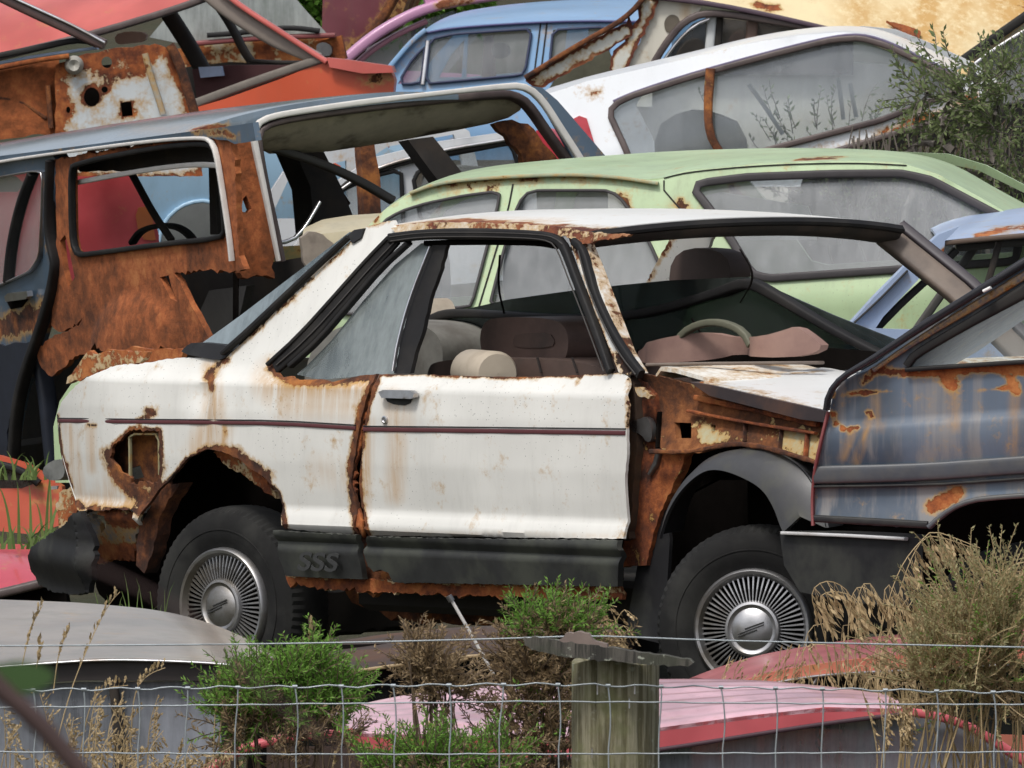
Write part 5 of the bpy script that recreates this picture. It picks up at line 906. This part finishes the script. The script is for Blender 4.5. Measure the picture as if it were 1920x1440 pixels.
ae = thing('car_aerial', 'thin silver aerial slanting in front of the dark brown saloon', 'aerial', at(925, 1265, 47.3))
tube(ae, 'rod', [at(846, 1124, 47.3), at(885, 1192, 47.3), at(926, 1266, 47.3)], .0042, plain('bright_trim', (.6, .58, .55)))
tube(ae, 'tip', [at(841, 1117, 47.3), at(847, 1127, 47.3)], .008, plain('greasy_steel', (.2, .2, .2)))
# ---------------------------------------------------------------- scraps lying left of the coupe
O1 = Fr(40, 1010, 54.2, 10, 0); ORG = paint('orange_paint', (.50, .065, .018), .45, dirt=.12, fade=.12)
t = thing('orange_car_tail', 'bright orange car tail with a dark arched window in long grass', 'car', O1.O)
panel(t, 'body', O1, [(-40, 850), (0, 855), (50, 870), (90, 894), (116, 912), (118, 925), (112, 985), (60, 1002), (0, 996), (-40, 990)], ORG, [[(-40, 866), (0, 868), (45, 884), (72, 904), (40, 916), (-40, 916)]], lambda a, h: .02*math.sin((h-.1)*9), .05, .02, rust=[([(0, 948), (110, 944)], 6, .6), ([(60, 912), (115, 915)], 12, .6)])
panel(t, 'window', O1, [(-40, 864), (0, 866), (48, 882), (76, 906), (40, 920), (-40, 920)], glass('smoky_glass', (.4, .36, .33)), (), .04, .006, .04)
strip(t, 'window_seal', O1, [(-40, 866), (0, 868), (46, 884), (74, 906)], 7, RUBBER, w=.0, out=.01, hd=.02)
panel(t, 'trim_badge', O1, [(94, 912), (108, 911), (107, 917), (95, 918)], CHROME, (), -.07, .02, .01)
O2 = Fr(20, 1150, 53, 0, 0)
t = thing('red_bonnet', 'shiny red bonnet on the grass beside the torn black bumper', 'bonnet', O2.O)
loft(t, 'skin', [resample(O2.T(p, d), 20) for p, d in (([(-40, 1112), (30, 1098), (110, 1080)], 0), ([(-40, 1082), (30, 1070), (110, 1058)], .12), ([(-40, 1046), (30, 1044), (110, 1046)], .3), ([(-40, 1026), (40, 1028), (110, 1036)], .7))], paint('glossy_red', (.52, .05, .075), .25, dirt=.06, fade=.1, coat=.6))
strip(t, 'front_lip', O2, [(-40, 1122), (30, 1106), (100, 1088)], 9, TRIMB, w=0, out=0, hd=.03)
panel(t, 'underside', O2, [(-40, 1126), (120, 1092), (130, 1150), (-40, 1180)], DARK, (), .03, .3, .05)
O3 = Fr(125, 900, 53, 30, 0)
t = thing('green_scrap', 'narrow pale green body scrap behind the tail of the cream coupe', 'panel', O3.O)
panel(t, 'sheet', O3, [(104, 905), (100, 800), (112, 752), (132, 722), (160, 690), (175, 700), (150, 740), (128, 800), (130, 905)], GRN, (), 0, .02, .03)
O4 = Fr(630, 560, 54.6, -10, 0)
t = thing('beige_wing', 'crumpled beige car wing behind the rear window of the cream coupe', 'car part', O4.O)
loft(t, 'skin', [resample(O4.T(p, d), 24) for p, d in (([(570, 470), (590, 480), (640, 470), (700, 450)], -.02), ([(566, 448), (590, 440), (640, 434), (710, 430)], 0), ([(574, 430), (610, 420), (660, 414), (720, 410)], .12), ([(590, 428), (620, 414), (670, 406), (730, 402)], .4))], paint('beige_paint', (.48, .42, .28), .4, dirt=.3, fade=.1))
panel(t, 'torn_end', O4, [(564, 446), (580, 434), (606, 440), (630, 462), (640, 520), (580, 520), (568, 480)], plain('crumpled_vinyl', (.26, .22, .18), .7, var=.4, grime=(.08, .06, .05)), (), -.04, .04, .02, rag=.003)
# ================================================================ plants, fence, twigs
def leafmat(name, c1, c2, trans=.25, rough=.6):
    if name in MATS: return MATS[name]
    m, nt, out = newmat(name); co = nd(nt, 'TexCoord').outputs['Object']
    g = nd(nt, 'NewGeometry').outputs['Random Per Island']
    n = noise(nt, co, 6, 3, .5); f = math_(nt, 'MULTIPLY_ADD', n, .6, math_(nt, 'MULTIPLY', g, .55), clamp=True)
    col = mixc(nt, f, c1, c2)
    p = nd(nt, 'BsdfPrincipled', {'Base Color': col, 'Roughness': rough, 'Specular IOR Level': .3})
    t = nd(nt, 'BsdfTranslucent', {0: col}); x = nd(nt, 'MixShader', {0: trans, 1: p.outputs[0], 2: t.outputs[0]})
    nt.links.new(x.outputs[0], out.inputs[0]); MATS[name] = m; return m
LEAF = leafmat('gorse_green', (.06, .16, .02), (.27, .48, .09), .4); DRY = leafmat('dry_gorse', (.15, .10, .052), (.42, .31, .18), .35); OLI = leafmat('olive_seed', (.20, .195, .08), (.54, .49, .27), .5)
DKL = leafmat('dark_leaf', (.07, .11, .035), (.30, .36, .16), .4); STEM = plain('woody_stem', (.12, .085, .055), .9, var=.4); STRAW = leafmat('straw', (.26, .18, .08), (.58, .45, .26)); BLADE = leafmat('grass_blade', (.05, .11, .02), (.20, .28, .09))
TWIG = plain('reddish_twig', (.060, .035, .032), .8)
class Soup:
    def __init__(s): s.v, s.f = [], []
    def leaf(s, p, d, L, w, up=None):
        """a narrow pointed blade, slightly folded"""
        d = d/np.linalg.norm(d); n = np.cross(d, (rnd.uniform(-1, 1), rnd.uniform(-1, 1), rnd.uniform(-1, 1))); n /= np.linalg.norm(n)+1e-9
        b = len(s.v); q = p+d*L*.45; s.v += [p, q+n*w, p+d*L, q-n*w]; s.f.append((b, b+1, b+2, b+3))
    def rod(s, P, r0, r1):
        P = [np.asarray(p, float) for p in P]; n = len(P); b = len(s.v)
        for i, p in enumerate(P):
            t = P[min(i+1, n-1)]-P[max(i-1, 0)]; t /= np.linalg.norm(t)+1e-9
            u = np.cross(t, (.3, .9, .2)); u /= np.linalg.norm(u)+1e-9; w = np.cross(t, u); r = r0+(r1-r0)*i/max(1, n-1)
            for k in range(3): a = 2.094*k; s.v.append(p+(u*math.cos(a)+w*math.sin(a))*r)
        for i in range(n-1):
            for k in range(3): s.f.append((b+i*3+k, b+i*3+(k+1) % 3, b+i*3+3+(k+1) % 3, b+i*3+3+k))
    def build(s, name, mat, parent=None, **kw):
        if s.v: return link(name, s.v, s.f, mat, parent, False, **kw)
def rv(): return np.array([rnd.gauss(0, 1), rnd.gauss(0, 1), rnd.gauss(0, 1)])
def sprig(S, W_, base, d, L, nl, ll, lw, spread=1.0):
    P = [base]; d = d/np.linalg.norm(d)
    for i in range(3):
        d = d+rv()*.13; d /= np.linalg.norm(d); P.append(P[-1]+d*L/3)
    W_.rod(P, .0022, .001)
    for i in range(nl):
        t = (i+.5)/nl*3; k = min(2, int(t)); p = P[k]+(P[k+1]-P[k])*(t-k); o = rv(); o -= d*(o @ d)*.8
        S.leaf(p, o/np.linalg.norm(o)*spread+d*.9, ll*rnd.uniform(.6, 1.2)*(1.1-.4*t/3), lw)
def bush(name, label, cat, Y, blobs, base, group=None, stems=14):
    """blobs: (px, py, rx, ry, material, sprigs, sprig length, leaf length, leaf half width, leaves per sprig)"""
    s0 = F/Y; O = at(base[0], base[1], Y); O[2] = gz(O[0], Y); r = thing(name, label, cat, O, group)
    by = {}; W_ = Soup()
    for (px, py, rx, ry, m, n, sl_, ll, lw, nl) in blobs:
        S = by.setdefault(m.name, (m, Soup()))[1]; c = at(px, py, Y)
        for _ in range(n):
            q = rv()*.55; q *= 1.25
            p = c+np.array([q[0]*rx/s0, q[1]*min(rx, 130)*.8/s0, q[2]*ry/s0])
            sprig(S, W_, p, q*.7+np.array([0, 0, .7])+rv()*.3, sl_*rnd.uniform(.6, 1.2), nl, ll, lw)
        for _ in range(max(2, stems//len(blobs))):
            e = c+rv()*np.array([rx, 40, ry])*.5/s0; b0 = O+rv()*np.array([.12, .08, 0]); mid = (b0+e)/2+rv()*.05
            W_.rod([b0, (b0+mid)/2+rv()*.02, mid, (mid+e)/2+rv()*.03, e], .006, .002)
    names = ['foliage', 'dead_foliage', 'seed_foliage']
    for i, (m, S) in enumerate(by.values()): S.build({'gorse_green': 'foliage', 'dry_gorse': 'dead_foliage', 'olive_seed': 'seed_heads', 'dark_leaf': 'foliage'}[m.name], m, r)
    W_.build('stems', STRAW if name == 'seeding_shrub' else STEM, r)
    return r
gq = lambda m, n, k=1.: (m, int(n*.8), .10*k, .023*k, .0021, 28)
bush('gorse_bush', 'bright green gorse bush behind the wire left of the post', 'bush', 44, [(468, 1306, 34, 22, *gq(LEAF, 150)), (560, 1278, 34, 20, *gq(LEAF, 150)), (632, 1306, 24, 24, *gq(LEAF, 110)), (428, 1340, 20, 18, *gq(LEAF, 60)), (602, 1246, 7, 12, *gq(LEAF, 16)), (545, 1332, 66, 14, *gq(LEAF, 80)), (510, 1385, 75, 30, *gq(DRY, 70)), (600, 1395, 50, 30, *gq(DRY, 45)), (470, 1350, 40, 26, *gq(DRY, 60))], (530, 1500), stems=40)
bush('gorse_bush', 'brown and green gorse bush directly beside the fence post, green at its top', 'bush', 44.2, [(1035, 1178, 32, 12, *gq(LEAF, 110)), (984, 1172, 10, 16, *gq(LEAF, 36)), (1102, 1182, 16, 12, *gq(LEAF, 40)), (1050, 1200, 44, 20, *gq(DRY, 90)), (1015, 1262, 46, 32, *gq(DRY, 170)), (1005, 1330, 50, 40, *gq(DRY, 150)), (958, 1240, 14, 16, *gq(DRY, 20)), (1010, 1400, 54, 46, *gq(DRY, 150)), (1050, 1300, 24, 50, *gq(LEAF, 30))], (1010, 1500), stems=44)
bush('gorse_bush', 'withered brown gorse sprig in front of the tan trimmed brown car', 'bush', 44.1, [(806, 1258, 24, 24, *gq(DRY, 120)), (836, 1300, 26, 14, *gq(DRY, 60)), (770, 1226, 4, 18, *gq(DRY, 12))], (840, 1500), stems=30)
bush('gorse_bush', 'low dark green gorse growing under the pink roof edge', 'bush', 43.8, [(805, 1424, 40, 14, *gq(LEAF, 130)), (880, 1436, 30, 14, *gq(LEAF, 70)), (722, 1446, 26, 12, *gq(LEAF, 40)), (945, 1425, 14, 20, *gq(LEAF, 20)), (830, 1470, 100, 14, *gq(DRY, 60))], (810, 1520), stems=24)
oq = lambda m, n: (m, int(n*.34), .16, .017, .0026, 24)
bush('seeding_shrub', 'big olive brown seeding shrub behind the fence, right of the pink car', 'bush', 44.3, [(1846, 1165, 58, 46, *oq(OLI, 400)), (1895, 1115, 28, 22, *oq(OLI, 110)), (1775, 1240, 54, 34, *oq(OLI, 320)), (1885, 1255, 46, 46, *oq(OLI, 260)), (1725, 1272, 24, 18, *oq(OLI, 80)), (1800, 1300, 44, 18, *oq(OLI, 100)), (1905, 1340, 28, 24, *oq(DRY, 80)), (1830, 1240, 60, 46, *oq(DRY, 120)), (1850, 1210, 64, 54, *oq(LEAF, 170))], (1760, 1560), stems=50)
# the leafy shrub growing through the pile, with bare trunks
r = thing('wild_shrub', 'small-leaved shrub with bare twisting trunks beside the white hatchback', 'shrub', (at(1800, 420, 57.9)[0], 57.9, .3)); S, W_ = Soup(), Soup()
for px, py, rx, ry, n in ((1815, 185, 60, 34, 150), (1885, 150, 40, 44, 150), (1730, 185, 36, 18, 60), (1870, 230, 50, 34, 130), (1780, 240, 40, 18, 60), (1700, 160, 16, 14, 14), (1760, 115, 30, 14, 24), (1870, 300, 30, 34, 40), (1885, 370, 30, 30, 50)):
    c = at(px, py, 57.9)
    for _ in range(int(n*.34)):
        q = rv(); q *= rnd.uniform(.3, 1)/np.linalg.norm(q); sprig(S, W_, c+np.array([q[0]*rx, q[1]*60, q[2]*ry])/561, q+np.array([-.45, 0, .25])+rv()*.5, .13, 12, .034, .0052, .9)
for p in ([(1700, 520), (1690, 420), (1720, 330), (1712, 240), (1740, 170)], [(1790, 520), (1800, 400), (1770, 330), (1786, 280), (1760, 230), (1790, 170)], [(1860, 520), (1850, 420), (1880, 340), (1850, 280), (1870, 200)], [(1786, 280), (1730, 262), (1680, 300), (1655, 320)], [(1770, 330), (1840, 325), (1900, 350)]):
    W_.rod([at(x, y, 57.9+rnd.uniform(-.1, .1)) for x, y in chaikin(p, 2)], .016, .006)
for i in range(46):
    x = rnd.uniform(1580, 1900); W_.rod([at(x, 250+rnd.uniform(-30, 40), 58.2), at(x+rnd.uniform(-20, 20), 330, 58.2), at(x+rnd.uniform(-30, 30), 440, 58.3)], .003, .002)
S.build('foliage', DKL, r); W_.build('trunk', plain('grey_bark', (.16, .14, .12), .9, var=.4), r)
def farbush(label, Y, blobs, base):
    r = thing('hedge_bush', label, 'bush', (at(base, 0, Y)[0], Y, gz(0, Y))); S, W_ = Soup(), Soup()
    for px, py, rx, ry, n in blobs:
        c = at(px, py, Y)
        for _ in range(n):
            q = rv(); q *= rnd.uniform(.3, 1)/np.linalg.norm(q); sprig(S, W_, c+np.array([q[0]*rx, q[1]*80, q[2]*ry])/(F/Y), q+np.array([0, -.3, .4])+rv()*.5, .16, 11, .07, .013, .9)
        W_.rod([c+np.array([0, 0, -1.6]), c+np.array([.05, 0, -.6]), c], .03, .008)
    S.build('foliage', LEAF, r); W_.build('trunk', STEM, r)
farbush('green hedge bush between the hazy windscreen and the maroon shell', 70, [(590, 15, 70, 60, 200), (640, 60, 40, 40, 60), (540, -20, 80, 40, 120)], 590)
farbush('green hedge bush glimpsed above the lilac car', 71, [(770, 0, 60, 40, 160), (850, -30, 90, 30, 120)], 780)
bs_ = bush('shade_undergrowth', 'tangled shrub added to fill the dark gap below the white hatchback', 'bush', 60.8, [(1640, 330, 200, 60, DKL, 160, .14, .03, .005, 10), (1840, 340, 120, 70, DKL, 140, .14, .03, .005, 10)], (1700, 430))  # greenery added to keep the gap dark
und = thing('gap_shade', 'black sheet added as the shade in the gap under the white hatchback', 'car body', at(1700, 420, 60.2)); UF = Fr(1700, 420, 61.2, 0, 0)  # black sheets added to paint the shade of the gap
panel(und, 'side', UF, [(1480, 320), (1560, 280), (1700, 240), (1850, 200), (1960, 190), (1960, 520), (1480, 520)], plain('gap_shade_black', (.010, .009, .008), .9, var=.6), [[(1760, 300), (1860, 280), (1880, 340), (1780, 350)]], lambda a, h: .1*math.sin(a*3), .3, .05)
panel(und, 'inner_panel', UF, [(1500, 300), (1960, 220), (1960, 500), (1500, 500)], plain('gap_shade_black', (.010, .009, .008)), (), .6, .05, .1)
# ---------------------------------------------------------------- grasses
def seed_stalk(S, W_, P, n, sl_, sw_, droop=1.0, side=1., frac=.5):
    P = resample(np.array(chaikin(P, 2)), 22); W_.rod(list(P), .0022, .0011)
    for i in range(n):
        t = 1-frac*(1-(i+.5)/n); p = P[min(21, int(t*21))]; d = np.array([side*rnd.uniform(.1, .8), rnd.uniform(-.4, .4), -droop+rnd.uniform(-.2, .2)])
        d /= np.linalg.norm(d); L = sl_*rnd.uniform(.6, 1.2); q = p+d*L*.35; W_.rod([p, q], .0008, .0006)
        for k in range(4): S.leaf(q+d*L*.16*k, d+rv()*.16, L*.42, sw_)
def grass(name, stalks, mat, blades=None):
    S, W_ = Soup(), Soup()
    for Y, pts, n, L, w_, dr, sd_, fr_ in stalks: seed_stalk(S, W_, [at(x, y, Y) for x, y in pts], n, L, w_, dr, sd_, fr_)
    b = len(S.v); S.v += W_.v; S.f += [tuple(i+b for i in f) for f in W_.f]
    return prop(S.build(name, mat), kind='stuff')
st = []
for p, n in (([(1625, 1290), (1650, 1180), (1690, 1060), (1735, 990), (1780, 985), (1812, 1020)], 16), ([(1640, 1300), (1670, 1160), (1690, 1100), (1720, 1068), (1770, 1072), (1790, 1110)], 18), ([(1560, 1290), (1545, 1170), (1520, 1110), (1545, 1080), (1585, 1092), (1600, 1130)], 14), ([(1590, 1290), (1590, 1160), (1598, 1085), (1625, 1085), (1650, 1125)], 10), ([(1640, 1300), (1655, 1150), (1660, 1095), (1690, 1140), (1715, 1190)], 12), ([(1800, 1200), (1815, 1110), (1850, 1060), (1900, 1070)], 18), ([(1840, 1200), (1870, 1080), (1900, 1055), (1950, 1062)], 16), ([(1700, 1300), (1720, 1140), (1745, 1090), (1780, 1130)], 14)):
    u = rnd.uniform(-10, 10)
    for j in range(2):
        k = rnd.uniform(.75, 1.08); x0, y0 = p[0]; st.append((46.6+.2*j, [(x0+(x-x0)*rnd.uniform(.8, 1.15)+j*14, y0+(y-y0)*k+rnd.uniform(-8, 8)) for x, y in p], int(n*1.7), .078, .0046, 1.0, 1., rnd.uniform(.38, .5)))
for i in range(30):
    x = rnd.uniform(1500, 1760); h = rnd.uniform(60, 190); st.append((46.4+rnd.uniform(0, .5), [(x-6, 1500), (x+rnd.uniform(-10, 25), 1340-h*.7), (x+rnd.uniform(0, 50), 1340-h), (x+rnd.uniform(20, 90), 1340-h*.85)], 12, .05, .0034, 1.0, .7, .5))
for i in range(16):
    x = rnd.uniform(1280, 1500); h = rnd.uniform(60, 120); st.append((46.5, [(x-10, 1500), (x+4, 1330-h*.6), (x+rnd.uniform(5, 40), 1330-h)], 10, .030, .003, -.3, .5, .5))
for i in range(12):
    x = rnd.uniform(1640, 1720); st.append((44.2, [(x, 1480), (x+5, 1400), (x+rnd.uniform(-30, 30), 1290)], 14, .03, .003, .3, .3, .5))
grass('dry_grass', st, STRAW)
st = []
for p in ([(100, 1420), (130, 1300), (170, 1200), (205, 1130), (225, 1110)], [(30, 1330), (40, 1250), (60, 1170), (80, 1135)], [(60, 1300), (75, 1215), (70, 1200)], [(100, 1300), (110, 1220), (130, 1180)], [(575, 1330), (578, 1230), (582, 1165)], [(245, 1400), (250, 1300), (275, 1265), (310, 1252)], [(150, 1420), (165, 1330), (190, 1290), (240, 1285)], [(400, 1430), (405, 1300), (412, 1260)], [(410, 1400), (420, 1300), (440, 1275), (460, 1270)]):
    st.append((44, p, 18, .024, .0036, -.9, .45, .45))
for i in range(60):
    x = rnd.uniform(-10, 450); h = rnd.uniform(60, 200)*(.6 if x > 300 else 1); st.append((44+rnd.uniform(-.3, .6), [(x, 1500), (x+rnd.uniform(-12, 12), 1500-h*.7), (x+rnd.uniform(-30, 45), 1500-h)], 13, .026, .0032, rnd.uniform(-.8, .6), .5, .45))
for i in range(18):
    x = rnd.uniform(560, 1000); h = rnd.uniform(120, 230); st.append((43.9, [(x, 1560), (x+rnd.uniform(-12, 12), 1560-h*.7), (x+rnd.uniform(-30, 30), 1560-h)], 11, .024, .003, -.6, .5, .4))
for i in range(14):
    x = rnd.uniform(1120, 1170); y = rnd.uniform(1130, 1200); st.append((44.6, [(x-50, 1300), (x-20, y+40), (x, y), (x+rnd.uniform(10, 30), y+rnd.uniform(0, 20))], 8, .03, .004, .6, .8, .4))
grass('dry_grass', st, STRAW)
def blades(name, regs, mat):
    S = Soup()
    for n, Y, x0, x1, yb, h0, h1, lean, w_ in regs:
        for _ in range(n):
            x = rnd.uniform(x0, x1); h = rnd.uniform(h0, h1); y = Y+rnd.uniform(-.3, .3); a = at(x, yb, y); l = rnd.uniform(-lean, lean); P = [a, at(x+l*.3, yb-h*.5, y), at(x+l, yb-h*.85, y), at(x+l*1.7, yb-h*rnd.uniform(.75, 1), y)]
            P = resample(np.array(chaikin(P, 2)), 9); b = len(S.v); d = np.array([1, rnd.uniform(-.6, .6), 0])*w_
            for i, p in enumerate(P): k = (1-i/8)**.7; S.v += [p-d*k, p+d*k]
            S.f += [(b+2*i, b+2*i+1, b+2*i+3, b+2*i+2) for i in range(8)]
    return prop(S.build(name, mat), kind='stuff')
blades('green_grass', [(7, 53.4, 20, 110, 1020, 90, 190, 40, .006), (60, 52.6, -20, 140, 1030, 15, 60, 20, .005), (26, 50.3, 180, 310, 1240, 60, 170, 25, .003), (120, 49.6, 120, 420, 1260, 20, 90, 22, .003), (90, 54, -20, 400, 900, 10, 60, 20, .005), (70, 49.0, 560, 1300, 1330, 20, 70, 20, .003), (40, 58.5, 1800, 1930, 440, 20, 110, 25, .005)], BLADE)
# ---------------------------------------------------------------- wire fence and its post
GW = plain('galvanised_wire', (.42, .46, .48), .4, .7, var=.3, scale=40)
f_ = thing('wire_fence', 'galvanised netting fence with one plain strand above it', 'fence', (0, 43, gz(0, 43)))
FY = 42.86
def wl(pts, jit=0): return [at(x, y+(rnd.uniform(-jit, jit) if jit else 0), FY) for x, y in pts]
tube(f_, 'top_wire', resample(np.array(wl(chaikin([(-420, 1213), (400, 1209), (700, 1204), (1000, 1196), (1085, 1192), (1180, 1194), (1300, 1200), (1920, 1214), (2340, 1222)], 2))), 40), .0019, GW, k=2)
for y0, dy, jt in ((1291, (4, -3, -8, 0, 8), 3.2), (1319, (8, 2, -4, 0, 2), .6), (1412, (-2, 2, 2, 0, -2), .8)):
    xs = np.arange(-420, 2350, 26); yy = [y0+np.interp(x, (0, 500, 1000, 1500, 1920), dy)+jt*math.sin(x*.064+y0)+rnd.uniform(-.5, .5) for x in xs]
    tube(f_, 'line_wire', resample(np.array(wl(list(zip(xs, yy)))), 150), .0018, GW, k=2)
for x in (-414, -318, -222, -126, -30, 62, 157, 258, 352, 446, 553, 640, 737, 842, 944, 1046, 1140, 1240, 1352, 1454, 1542, 1660, 1756, 1862, 1955, 2050, 2146, 2240, 2336):
    k = rnd.uniform(-9, 9); y0 = 1291+np.interp(x, (0, 500, 1000, 1500, 1920), (4, -3, -8, 0, 8))
    s_ = tube(f_, 'stay_wire', resample(np.array(wl(chaikin([(x, y0), (x+k*.4+2, 1319), (x+k, 1365), (x+k*.5-3, 1413), (x+k, 1500)], 1))), 12), .0017, GW, k=2)
    c = at(x, y0, FY); tube(s_, 'knot', [c-np.array([.006, 0, 0]), c+np.array([.006, 0, 0])], .0042, GW, k=2)
def woodmat(name, c1, c2, moss, lich):
    m, nt, out = newmat(name); co = nd(nt, 'TexCoord').outputs['Object']
    g = noise(nt, co, 1.0, 7, .7, (55, 55, 2.6)); h = noise(nt, co, 9, 6, .65); l = noise(nt, co, 30, 4, .6)
    col = mixc(nt, maprange(nt, g, .42, .58), c1, c2); col = mixc(nt, maprange(nt, h, .42, .66), col, moss); col = mixc(nt, math_(nt, 'MULTIPLY', maprange(nt, l, .6, .68), lich), col, (.42, .44, .36))
    bp = nd(nt, 'Bump', {'Height': g, 'Strength': .9, 'Distance': .012}).outputs[0]
    b = nd(nt, 'BsdfPrincipled', {'Base Color': col, 'Roughness': .9, 'Normal': bp}); nt.links.new(b.outputs[0], out.inputs[0]); return m
pw = woodmat('greenish_post_wood', (.12, .105, .055), (.30, .275, .185), (.19, .19, .09), .4); bwm = woodmat('grey_batten_wood', (.035, .033, .028), (.11, .10, .085), (.06, .062, .045), .9)
c = at(1153, 1238, 43); O = np.array([c[0], 43.0, gz(c[0], 43)])
st_ = [(1120, 1293), (1180, 1319), (1110, 1412), (1190, 1292)]
p_ = thing('fence_post', 'thick round weathered timber post with a grey batten across its top', 'post', O)
rr = .108; V = []; f = []; seg = 64; lv = 40; zt = c[2]; zb = O[2]-.3
cr = [rnd.uniform(0, 6.28) for _ in range(5)]+[4.25]
for i in range(lv):
    z = zb+(zt-zb)*i/(lv-1)
    for k in range(seg):
        a = 2*math.pi*k/seg; r_ = rr*(1+.015*math.sin(3*a+1)+.01*math.sin(z*5+a*2))
        for q in cr: r_ -= .010*math.exp(-((math.remainder(a-q-.06*math.sin(z*3+q), 2*math.pi))/.045)**2)
        V.append((O[0]+r_*math.cos(a), 43+r_*math.sin(a), z+(.008*math.sin(a*3+1) if i == lv-1 else 0)))
for i in range(lv-1):
    for k in range(seg): f.append((i*seg+k, i*seg+(k+1) % seg, (i+1)*seg+(k+1) % seg, (i+1)*seg+k))
f.append(tuple((lv-1)*seg+k for k in range(seg))); link('post', V, f, pw, p_, True, 35)
for x, y in st_:
    q = at(x, y, 42.885); tube(p_, 'staple', [q+np.array([0, .02, .012]), q+np.array([0, -.018, .010]), q+np.array([0, -.018, -.010]), q+np.array([0, .02, -.012])], .0018, CHROME)
PF = Fr(1153, 1238, 42.83, 4)
panel(p_, 'batten', PF, [(978, 1196), (1000, 1194), (1040, 1200), (1100, 1209), (1165, 1217), (1230, 1228), (1292, 1236), (1300, 1243), (1290, 1250), (1230, 1248), (1165, 1241), (1100, 1236), (1060, 1233), (1010, 1222), (984, 1210)], bwm, (), lambda a, h: .006*math.sin(a*20), .06, .01, rag=.0015)
panel(p_, 'cap_block', PF, [(1030, 1203), (1052, 1198), (1060, 1188), (1088, 1184), (1104, 1188), (1110, 1198), (1138, 1208), (1140, 1216), (1080, 1210)], plain('pinkish_wood', (.20, .155, .135), .9, var=.3), (), .01, .05, .01, rag=.002)
# ---------------------------------------------------------------- out-of-focus twigs close to the camera
t = thing('bare_twig', 'blurred reddish bare twig with one leaf close to the camera', 'twig', (at(200, 1500, 18)[0], 18, gz(0, 18)))
tube(t, 'branch', [at(x, y, 14) for x, y in chaikin([(-60, 1235), (10, 1300), (70, 1352), (120, 1410), (190, 1490), (420, 2600)], 2)], .008, TWIG)
tube(t, 'branch', [at(x, y, 9) for x, y in chaikin([(170, 1060), (260, 1100), (350, 1150), (430, 1240), (560, 1350), (700, 1450), (900, 4000)], 2)], .0013, TWIG)
LFr = Fr(40, 1270, 14, 10)
panel(t, 'leaf', LFr, [(-40, 1250), (20, 1238), (70, 1244), (104, 1262), (96, 1282), (60, 1300), (10, 1302), (-40, 1290)], leafmat('near_leaf', (.05, .10, .03), (.08, .15, .05)), (), lambda a, h: .2*a*a, .001, .006, smooth=1)
# ================================================================ light, sky, camera
wd = bpy.data.worlds.new('World'); bpy.context.scene.world = wd; wd.use_nodes = True
nt = wd.node_tree; nt.nodes.clear(); out = nt.nodes.new('ShaderNodeOutputWorld')
SEL, SAZ = R(58), R(-150)
sk = nd(nt, 'TexSky', sky_type='NISHITA', sun_disc=False, sun_elevation=SEL, sun_rotation=SAZ, air_density=1.0, dust_density=4.0, ozone_density=1.0)
hs = nd(nt, 'HueSaturation', {'Saturation': .45, 'Value': 1.0, 'Color': sk.outputs[0]})
bg = nd(nt, 'Background', {'Color': hs.outputs[0], 'Strength': .12}); nt.links.new(bg.outputs[0], out.inputs[0])
sl = bpy.data.lights.new('sun', 'SUN'); sl.energy = 1.5; sl.angle = R(10); sl.color = (1, .965, .91)
so = bpy.data.objects.new('sun', sl); C.objects.link(so)
sd = Vector((math.sin(SAZ)*math.cos(SEL), math.cos(SAZ)*math.cos(SEL), math.sin(SEL)))
so.rotation_euler = sd.to_track_quat('Z', 'Y').to_euler(); so.location = sd*60
cm = bpy.data.cameras.new('camera'); co = bpy.data.objects.new('camera', cm); C.objects.link(co)
cm.sensor_width = 36; cm.lens = F/1920*36; cm.clip_start = 1; cm.clip_end = 2000
co.location = CAM; co.rotation_euler = (math.pi/2-E, 0, 0)
cm.dof.use_dof = True; cm.dof.focus_distance = 50; cm.dof.aperture_fstop = cm.lens/1000/.014
sc = bpy.context.scene; sc.camera = co
sc.view_settings.view_transform = 'Standard'; sc.view_settings.look = 'None'; sc.view_settings.exposure = 0.35; sc.view_settings.gamma = 1
sc.render.resolution_x, sc.render.resolution_y = 1024, 768
sc.cycles.transparent_max_bounces = 24; sc.cycles.max_bounces = 8
try: sc.cycles.use_denoising = True
except Exception: pass
